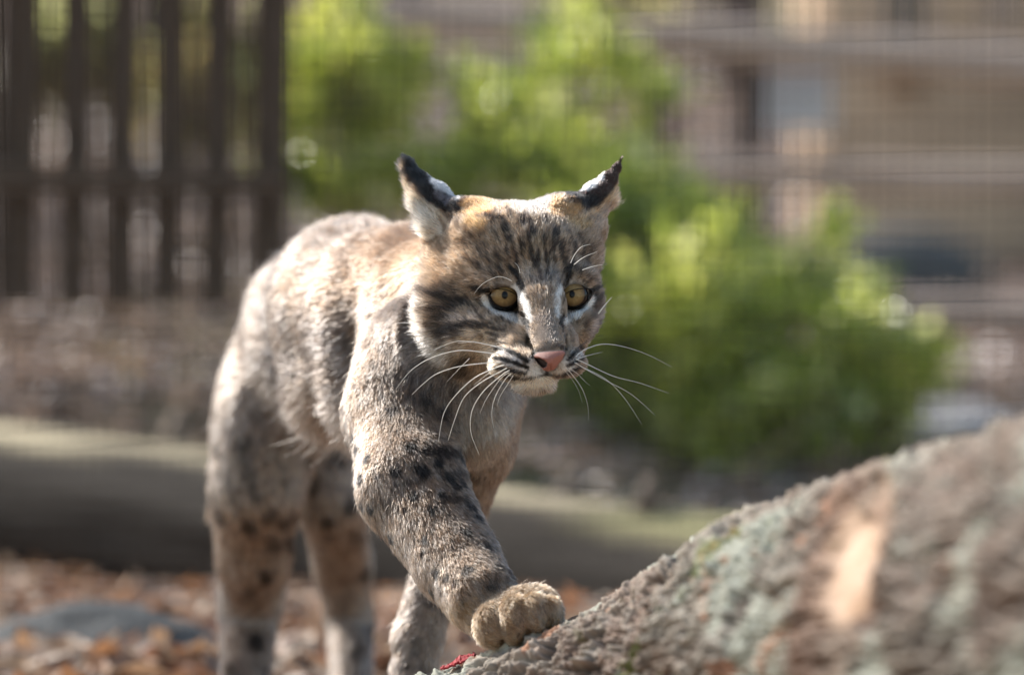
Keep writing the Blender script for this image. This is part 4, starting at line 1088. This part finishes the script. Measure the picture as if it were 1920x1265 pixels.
def fur(name, N, where, rad, seed, lens=1.0, wild=0.0, child_of=None, tipc=1.0):
    r = np.random.default_rng(seed)
    tri = np.concatenate([BF[:, [0, 1, 2]], BF[:, [0, 2, 3]]])
    a, b, c = BV[tri[:, 0]], BV[tri[:, 1]], BV[tri[:, 2]]
    cen = (a + b + c) / 3; fn = BN[tri].mean(1)
    area = np.linalg.norm(np.cross(b - a, c - a), axis=1) * .5
    cx, cy_ = PX(cen); dens = where(cen, cx, cy_)
    view = cen + np.array([0, F0, 0]); view /= np.linalg.norm(view, axis=1)[:, None]
    facing = -(fn * view).sum(1)
    dens = dens * np.where(facing > -.35, 1.0, .12) * (cy_ < 1330)
    pw = area * dens; pw /= pw.sum()
    t = r.choice(len(tri), N, p=pw)
    u = r.random((N, 1)); v = r.random((N, 1)); fl = u + v > 1; u = np.where(fl, 1 - u, u); v = np.where(fl, 1 - v, v)
    p = a[t] + (b[t] - a[t]) * u + (c[t] - a[t]) * v
    n = BN[tri[t, 0]] * (1 - u - v) + BN[tri[t, 1]] * u + BN[tri[t, 2]] * v; n /= np.linalg.norm(n, axis=1)[:, None]
    x, y = PX(p)
    ok = np.ones(N, bool)
    fz = p[:, 1] < .05
    for lid in (LID_L, LID_R): ok &= ~(in_poly(x, y, lid) & fz) & ~((pl_dist(x, y, lid, True) < 1.2) & fz)
    ok &= ~(in_poly(x, y, NOSE_POLY) & (p[:, 1] < .0))
    p, n, x, y = p[ok], n[ok], x[ok], y[ok]; N = len(p)
    R = dict(zip(*[(lambda nm, w: (nm, w.T))(*regions(p.astype(np.float32)))][0]))
    T = hair_dir(p, n, R)
    L = sum(LENGTH[k] * R[k] for k in R)
    h = R['head']
    # short on the nose and round the eyes, long ruff on the cheeks and throat
    dn = np.linalg.norm(p - C(1030, 660, -.05), axis=1); L *= 1 - h * .5 * (1 - sstep(.012, .075, dn))
    de = np.minimum(np.hypot(x - 946, y - 562), np.hypot(x - 1075, y - 560)); L *= 1 - h * .6 * (1 - sstep(26, 46, de))
    ruff = np.clip((R['head'] + R['neck']) * sstep(905, 800, x) * sstep(430, 540, y), 0, 1); L *= 1 + 1.5 * ruff * (p[:, 1] < .2)
    ruff2 = R['head'] * sstep(1085, 1125, x); L *= 1 + .9 * ruff2
    chin = R['head'] * sstep(700, 730, y); L *= 1 + .6 * chin
    belly = R['body'] * sstep(.0, .9, -n[:, 2]) * (p[:, 1] > .15); L *= 1 + 1.9 * belly
    earrim = R['ears'] * (np.clip(1 - pl_dist(x, y, [(762, 320), (775, 360), (785, 400), (800, 430)]) / 36, 0, 1) + np.clip(1 - pl_dist(x, y, [(1158, 370), (1140, 400)]) / 16, 0, 1)); L *= 1 + 4.2 * earrim
    tuft = np.clip(1 - np.minimum(np.hypot(x - 754, y - 290), np.hypot(x - 1168, y - 290)) / 12, 0, 1) * (p[:, 1] > .05); L *= 1 + .8 * tuft
    col = coat(p + T * (np.minimum(L, .012) * .55)[:, None], n)[0]
    L *= lens * r.uniform(.65, 1.2, N)
    # hair reflects more than its pigment suggests (light wanders between the hairs)
    col = col ** 1.45 * .92
    # lie of the hair: lift, tousle, clumps
    q = p * 70
    tou = np.stack([fbm(q, 2, 401), fbm(q + 40, 2, 402), fbm(q + 80, 2, 403)], -1) - .5
    T = T + tou * (.5 + wild) * (1 - .5 * h[:, None]) + r.normal(0, .13 + wild * .3, (N, 3))
    T -= n * (T * n).sum(1)[:, None]; T /= np.linalg.norm(T, axis=1)[:, None]
    lift = .33 + .10 * R['body'] + .22 * ruff + .40 * earrim + .1 * R['toes'] - .16 * h * (1 - ruff) + r.normal(0, .11, N) + wild * r.uniform(0, .8, N)
    lift = np.clip(lift, .12, 1.25)
    cellsz = np.where(R['head'] + R['ears'] > .5, .0019, .0030)[:, None]; g = np.floor(p / cellsz + r.normal(0, .10, (N, 3))); gi = g.astype(np.int64)
    hs = np.stack([hash3(gi[:, 0], gi[:, 1], gi[:, 2], 41 + m) for m in range(4)], -1)
    ctr = (g + .25 + .5 * hs[:, :3]) * cellsz
    cl = (ctr - p); cl -= n * (cl * n).sum(1)[:, None]
    K = 5; ts = np.linspace(0, 1, K)
    pts = np.zeros((N, K, 3), np.float32); cur = p - n * .0006; pts[:, 0] = cur
    for i in range(1, K):
        an = lift * (1.25 - .75 * ts[i]) 
        dr = T * np.cos(an)[:, None] + n * np.sin(an)[:, None]
        cur = cur + dr * (L / (K - 1))[:, None]
        pts[:, i] = cur + cl * (ts[i] ** 1.5 * np.where(R['head'] + R['ears'] > .5, .5, .28))[:, None]
    # colour along the hair: darker smoky root, banded, pale or dark tip
    br = r.uniform(.62, 1.38, (N, 1)) * np.where((R['head'] + R['ears'] > .5)[:, None], .48 + 1.04 * hs[:, 3:4], .68 + .64 * hs[:, 3:4]); L_ = hs[:, 0:1]; col = col * (1 + (L_ - .5) * np.array([.16, .0, -.2])); dt = (r.random(N) < .16 + .16 * R['head']) * (col.mean(1) > .15) * (1 - .7 * (col.mean(1) > .6)); lt = (r.random(N) < .22)
    cc = np.zeros((N, K, 4), np.float32); cc[..., 3] = 1
    for i in range(K):
        k = col * br
        if i >= 3: k = k * (1 - .72 * dt[:, None]); k = k * (1 - .35 * lt[:, None]) + .35 * lt[:, None] * np.minimum(col * 1.9 + .06, .85)
        if i <= 1: k = k * .78
        cc[:, i, :3] = np.clip(k * tipc, .008, .88)
    hc = bpy.data.hair_curves.new(name)
    hc.add_curves([K] * N)
    hc.points.foreach_set("position", W(pts.astype(np.float64)).astype(np.float32).ravel())
    ra = hc.attributes.get("radius") or hc.attributes.new("radius", 'FLOAT', 'POINT')
    rv = rad * r.uniform(.7, 1.2, (N, 1)) * np.where(p[:, 1:2] > .25, 1.5, 1.0) * np.array([1, 1, .85, .6, .12])[None]
    ra.data.foreach_set("value", rv.astype(np.float32).ravel())
    ca = hc.attributes.new("col", 'FLOAT_COLOR', 'POINT'); ca.data.foreach_set("color", cc.ravel())
    hc.materials.append(M_FUR)
    o = new_obj(name, hc, CATROOT); return o

NOSE_POLY = [(1000, 667), (1003, 663), (1008, 660), (1020, 658.5), (1034, 657.5), (1048, 656.5), (1058, 656.5), (1061, 660), (1060, 665), (1055, 673), (1048, 681), (1044, 688), (1038, 693), (1027, 696), (1019, 693), (1014, 686), (1008, 680), (1003, 673)]
M_FUR = bpy.data.materials.new("fur"); M_FUR.use_nodes = True
_nt = M_FUR.node_tree; _nt.nodes.remove(_nt.nodes["Principled BSDF"])
_h = _nt.nodes.new("ShaderNodeBsdfHairPrincipled"); _h.model = 'CHIANG'; _h.parametrization = 'COLOR'
_a = _nt.nodes.new("ShaderNodeAttribute"); _a.attribute_name = "col"
_nt.links.new(_a.outputs['Color'], _h.inputs['Color']); _nt.links.new(_h.outputs[0], _nt.nodes["Material Output"].inputs[0])
_h.inputs['Roughness'].default_value = .38; _h.inputs['Radial Roughness'].default_value = .65; _h.inputs['Coat'].default_value = .0; _h.inputs['IOR'].default_value = 1.38
FQ = 1.0
tag(fur("head_fur", int(220000 * FQ), lambda c, x, y: ((c[:, 1] < .2) & (y < 760) & (x > 735)).astype(float) * (1 + .8 * (c[:, 1] < .06)), .00026, 501))
tag(fur("coat_fur", int(300000 * FQ), lambda c, x, y: (~((c[:, 1] < .2) & (y < 735) & (x > 785))).astype(float) * (1 + 1.4 * (c[:, 1] < .12)) * np.where(c[:, 1] > .4, .6, 1), .00030, 502))
tag(fur("guard_hairs", int(12000 * FQ), lambda c, x, y: np.ones(len(c)), .00015, 503, lens=1.4, wild=.3, tipc=1.15))

# ------------------------------------------------------------------ eyes
def frame(c, gaze):
    f = np.array(gaze, float); f /= np.linalg.norm(f); r_ = np.cross(f, [0, 0, 1]); r_ /= np.linalg.norm(r_); u = np.cross(r_, f); return r_, f, u
def eye(px, py, D, Rpx, irx, pup, lid, name):
    R = Rpx * S(D); c = C(px, py, D)
    tgt = np.array([0, -F0, 0]) - c
    nu, nv = 72, 60
    r_, f, u = frame(c, tgt)
    th = np.linspace(0, math.pi, nu); ph = np.arange(nv) / nv * 2 * math.pi
    T_, Ph = np.meshgrid(th, ph, indexing='ij')
    d = f * np.cos(T_)[..., None] + (r_ * np.cos(Ph)[..., None] + u * np.sin(Ph)[..., None]) * np.sin(T_)[..., None]
    V = c + d * R
    X, Y = PX(V)
    ic = np.hypot((X - irx[0]) / irx[2], (Y - irx[1]) / irx[3])
    pc = np.hypot((X - pup[0]) / pup[2], (Y - pup[1]) / pup[3]); front = T_ < 1.45
    ang = np.arctan2(Y - pup[1], X - pup[0]); fib = fbm(np.stack([np.cos(ang) * 7, np.sin(ang) * 7, ic * 1.2], -1), 3, 601)
    spk = fbm(V * 900, 3, 603)
    amber = np.array([.29, .185, .075]); outer = np.array([.13, .08, .038]); black = np.array([.008, .007, .007])
    col = amber * (.62 + .75 * fib[..., None]) * (.75 + .5 * spk[..., None]); t = sstep(.55, 1.0, ic)[..., None]; col = col * (1 - t) + outer * t
    t = (1 - sstep(.85, 1.1, pc))[..., None]; col = col * (1 - t) + black * t
    t = sstep(.95, 1.03, ic)[..., None]; col = col * (1 - t) + black * t
    col = np.where(front[..., None], col, black)
    a = (np.arange(nu - 1)[:, None] * nv + np.arange(nv)[None]); b = (np.arange(nu - 1)[:, None] * nv + (np.arange(nv)[None] + 1) % nv)
    F = np.stack([a, b, b + nv, a + nv], -1).reshape(-1, 4)
    V2 = V.reshape(-1, 3)
    me = mesh_np("eye", W(V2), F, M_EYE, colors=col.reshape(-1, 3))
    e = new_obj("eye", me, CATROOT)
    # eyelid: wet dark rim that follows the opening, then skin running back under the fur
    lp = np.array(lid, float); m = len(lp)
    # closed smooth curve
    tt = np.linspace(0, m, 90, endpoint=False)
    def cr(i, s):
        p0, p1, p2, p3 = lp[(i - 1) % m], lp[i % m], lp[(i + 1) % m], lp[(i + 2) % m]
        return .5 * (2 * p1 + (p2 - p0) * s + (2 * p0 - 5 * p1 + 4 * p2 - p3) * s * s + (3 * p1 - p0 - 3 * p2 + p3) * s ** 3)
    cu = np.array([cr(int(q), q - int(q)) for q in tt])
    cen2 = cu.mean(0); tan = np.roll(cu, -1, 0) - np.roll(cu, 1, 0); tan /= np.linalg.norm(tan, axis=1)[:, None]
    nrm = np.stack([tan[:, 1], -tan[:, 0]], -1); sgn = np.sign(((cu - cen2) * nrm).sum(1)); nrm *= np.where(sgn.mean() > 0, 1, -1)
    rings = []
    for off, push in ((1.5, -.0016), (-.6, .0004), (0.2, .0016), (.8, .0016), (1.5, .0008), (3.4, -.004)):
        q = cu + nrm * (off if off >= 0 else off)
        if off == 1.5: q = cu + nrm * -.2
        # depth of the ball under the ring; beyond its rim continue smoothly
        s = S(D); dx = (q[:, 0] - px) * s; dz = -(q[:, 1] - py) * s; rr = np.hypot(dx, dz)
        dep = D - np.sqrt(np.maximum(R * R - np.minimum(rr, R * .97) ** 2, 0)) + np.maximum(rr - R * .97, 0) * .8
        rings.append(C(0, 0, D)[None] * 0 + np.stack([dx + C(px, py, D)[0], dep - push, dz + C(px, py, D)[2]], -1))
    Vr = np.array(rings); k, nn = Vr.shape[:2]
    a = (np.arange(k - 1)[:, None] * nn + np.arange(nn)[None]); b = (np.arange(k - 1)[:, None] * nn + (np.arange(nn)[None] + 1) % nn)
    me = mesh_np("eyelid", W(Vr.reshape(-1, 3)), np.stack([a, b, b + nn, a + nn], -1).reshape(-1, 4), M_LID)
    new_obj("eyelid", me, e)
M_EYE = attr_mat("wet_eye", rough=.03, spec=.18, coat=0.0); M_EYE.node_tree.nodes["Principled BSDF"].inputs['Coat Roughness'].default_value = .02
M_LID = noise_mat("dark_eyelid", [(0.3, (.010, .008, .008)), (0.7, (.022, .017, .015))], 300, rough=.6, bump=.2, bdist=.0005, spec=.2)
eye(946, 556, .0395, 31, (946, 552, 25, 23), (946.5, 553, 6, 8), LID_L, "l")
eye(1074.5, 555.5, .0385, 29, (1074.5, 551, 22, 23), (1072.5, 551.5, 5.5, 7.5), LID_R, "r")

# ------------------------------------------------------------------ nose leather
def nose():
    n = 90; x0, x1, y0, y1 = 998, 1063, 654, 698
    X, Y = np.meshgrid(np.linspace(x0, x1, n), np.linspace(y0, y1, n), indexing='ij')
    ins = in_poly(X, Y, NOSE_POLY); ed = pl_dist(X, Y, NOSE_POLY, True)
    NP = [(1003, 672), (1012, 672.5), (1020, 676), (1025, 681), (1024, 686), (1019, 688.5), (1014, 685), (1009, 680)]; nl = np.where(in_poly(X, Y, NP), 0, pl_dist(X, Y, NP, True)); nr = pl_dist(X, Y, [(1056, 675), (1051, 681), (1048, 685)])
    gro = pl_dist(X, Y, [(1033, 682), (1031, 696)])
    D = -.067 - np.sqrt(np.clip(ed, 0, 14) / 14) * .0055 + np.clip(np.hypot((X - 1034) / 40, (Y - 672) / 40), 0, 1) ** 2 * .008
    hole = (1 - sstep(.1, 2.2, nl)); hole2 = (1 - sstep(.8, 3.0, nr)); g = 1 - sstep(.3, 2.0, gro)
    D += hole * .006 + hole2 * .004 + g * .0008
    D = np.where(ins, D, -.067 + .001 + .004)
    V = np.array([C(a, b, d) for a, b, d in zip(X.ravel(), Y.ravel(), D.ravel())])
    sp = fbm(V * 1500, 2, 701)[:, None]
    col = np.array([.33, .125, .09]) * (.85 + .3 * sp)
    dk = np.clip(hole * 1.2 + hole2 + (1 - sstep(.4, 2.4, ed)) * (Y < 670) * 1.0, 0, 1).ravel()[:, None]
    col = col * (1 - dk) + np.array([.03, .018, .017]) * dk
    i = np.arange((n - 1) ** 2); r_, c_ = i // (n - 1), i % (n - 1); a = r_ * n + c_
    F = np.stack([a, a + 1, a + n + 1, a + n], -1); insf = ins.ravel(); F = F[insf[F].any(1)]
    used = np.unique(F); mp = np.full(n * n, -1); mp[used] = np.arange(len(used))
    me = mesh_np("nose", W(V[used]), mp[F], attr_mat("nose_leather", rough=.5, spec=.5, bump=.7, bscale=2200, bdist=.0006), colors=col[used])
    o = new_obj("nose", me, CATROOT); 
nose()

# ------------------------------------------------------------------ whiskers
def whisker(pts, D0, D1, r0=.00042, name="whisker", mat=None):
    P_ = np.array(pts, float); m = len(P_)
    def crx(i, s):
        g = lambda k: P_[min(max(k, 0), m - 1)]
        p0, p1, p2, p3 = g(i - 1), g(i), g(i + 1), g(i + 2)
        return .5 * (2 * p1 + (p2 - p0) * s + (2 * p0 - 5 * p1 + 4 * p2 - p3) * s * s + (3 * p1 - p0 - 3 * p2 + p3) * s ** 3)
    q = [crx(i, s) for i in range(m - 1) for s in np.linspace(0, 1, 7, endpoint=False)] + [P_[-1]]
    n = len(q); mb = MB()
    mb.tube([W(C(a[0], a[1], D0 + (D1 - D0) * i / (n - 1))) for i, a in enumerate(q)], [r0 * (1 - .8 * (i / (n - 1)) ** 1.3) for i in range(n)], 6)
    mb.build(name, mat or M_WHISK, CATROOT, True)
M_WHISK, _n2, _b2 = mat_base("whisker_hair"); _b2.inputs['Base Color'].default_value = (.88, .86, .82, 1); _b2.inputs['Roughness'].default_value = .3; _b2.inputs['Specular IOR Level'].default_value = .8
_tr = _n2.nodes.new("ShaderNodeBsdfTranslucent"); _tr.inputs[0].default_value = (.9, .88, .84, 1); _mx = _n2.nodes.new("ShaderNodeMixShader"); _mx.inputs[0].default_value = .5
_n2.links.new(_b2.outputs[0], _mx.inputs[1]); _n2.links.new(_tr.outputs[0], _mx.inputs[2]); _n2.links.new(_mx.outputs[0], _n2.nodes["Material Output"].inputs[0])
M_WHISKD = noise_mat("dark_whisker_hair", [(0.3, (.03, .025, .02)), (0.7, (.05, .04, .035))], 50, bump=0, rough=.4)
WL = [([(935, 664), (905, 660), (860, 657), (810, 670), (770, 695), (742, 730)], .00042), ([(938, 679), (905, 681), (860, 687), (820, 700), (795, 718), (772, 740)], .00042),
      ([(945, 684), (928, 690), (890, 708), (855, 740), (832, 775), (822, 828)], .00045), ([(950, 690), (935, 698), (900, 718), (870, 745), (853, 785), (840, 826)], .00042),
      ([(955, 694), (938, 705), (905, 735), (885, 770), (883, 810), (899, 853)], .00040), ([(955, 698), (940, 708), (920, 735), (908, 755), (900, 775)], .00026),
      ([(958, 700), (945, 714), (928, 745), (922, 775), (926, 803)], .00028), ([(930, 688), (915, 700), (888, 722)], .0003), ([(945, 652), (915, 646), (880, 640), (850, 641), (812, 657)], .0003),
      ([(948, 656), (925, 649), (890, 641), (858, 643)], .00028), ([(962, 704), (952, 720), (938, 742), (932, 760)], .0002), ([(880, 672), (862, 690), (838, 715)], .00028)]
for pts, r0 in WL: whisker(pts, -.045, -.012, r0)
WR = [([(1080, 668), (1097, 655), (1130, 645), (1170, 650), (1215, 665), (1260, 688)], .00042), ([(1080, 674), (1100, 667), (1128, 660)], .0004), ([(1082, 674), (1100, 682), (1150, 705), (1200, 718), (1254, 737)], .00045),
      ([(1080, 680), (1095, 690), (1140, 715), (1185, 740), (1228, 778)], .0004), ([(1078, 680), (1092, 688), (1135, 710), (1170, 745), (1203, 795)], .00036), ([(1062, 690), (1075, 705), (1092, 730), (1102, 760), (1103, 788)], .0003),
      ([(1066, 690), (1082, 700), (1098, 716), (1106, 722)], .00024), ([(1056, 692), (1068, 705), (1083, 728), (1092, 755)], .0002)]
for pts, r0 in WR: whisker(pts, -.045, .0, r0)
whisker([(1080, 656), (1095, 643), (1110, 633), (1132, 628)], -.04, .0, .00028, mat=M_WHISKD); whisker([(1078, 654), (1094, 645), (1112, 637), (1122, 636)], -.04, .0, .00025, mat=M_WHISKD)
for pts, r0 in [([(960, 527), (948, 521), (932, 519), (908, 530), (896, 541), (888, 553)], .0002), ([(1070, 493), (1077, 478), (1090, 463), (1108, 458)], .0003), ([(1076, 496), (1095, 482), (1120, 472)], .0003),
                ([(1092, 506), (1110, 500), (1130, 496)], .0003), ([(1122, 588), (1134, 572), (1147, 557)], .0006), ([(975, 512), (972, 500), (965, 492)], .0002)]:
    whisker(pts, -.018 if pts[0][0] > 1000 else -.022, -.022, r0, "brow_whisker")
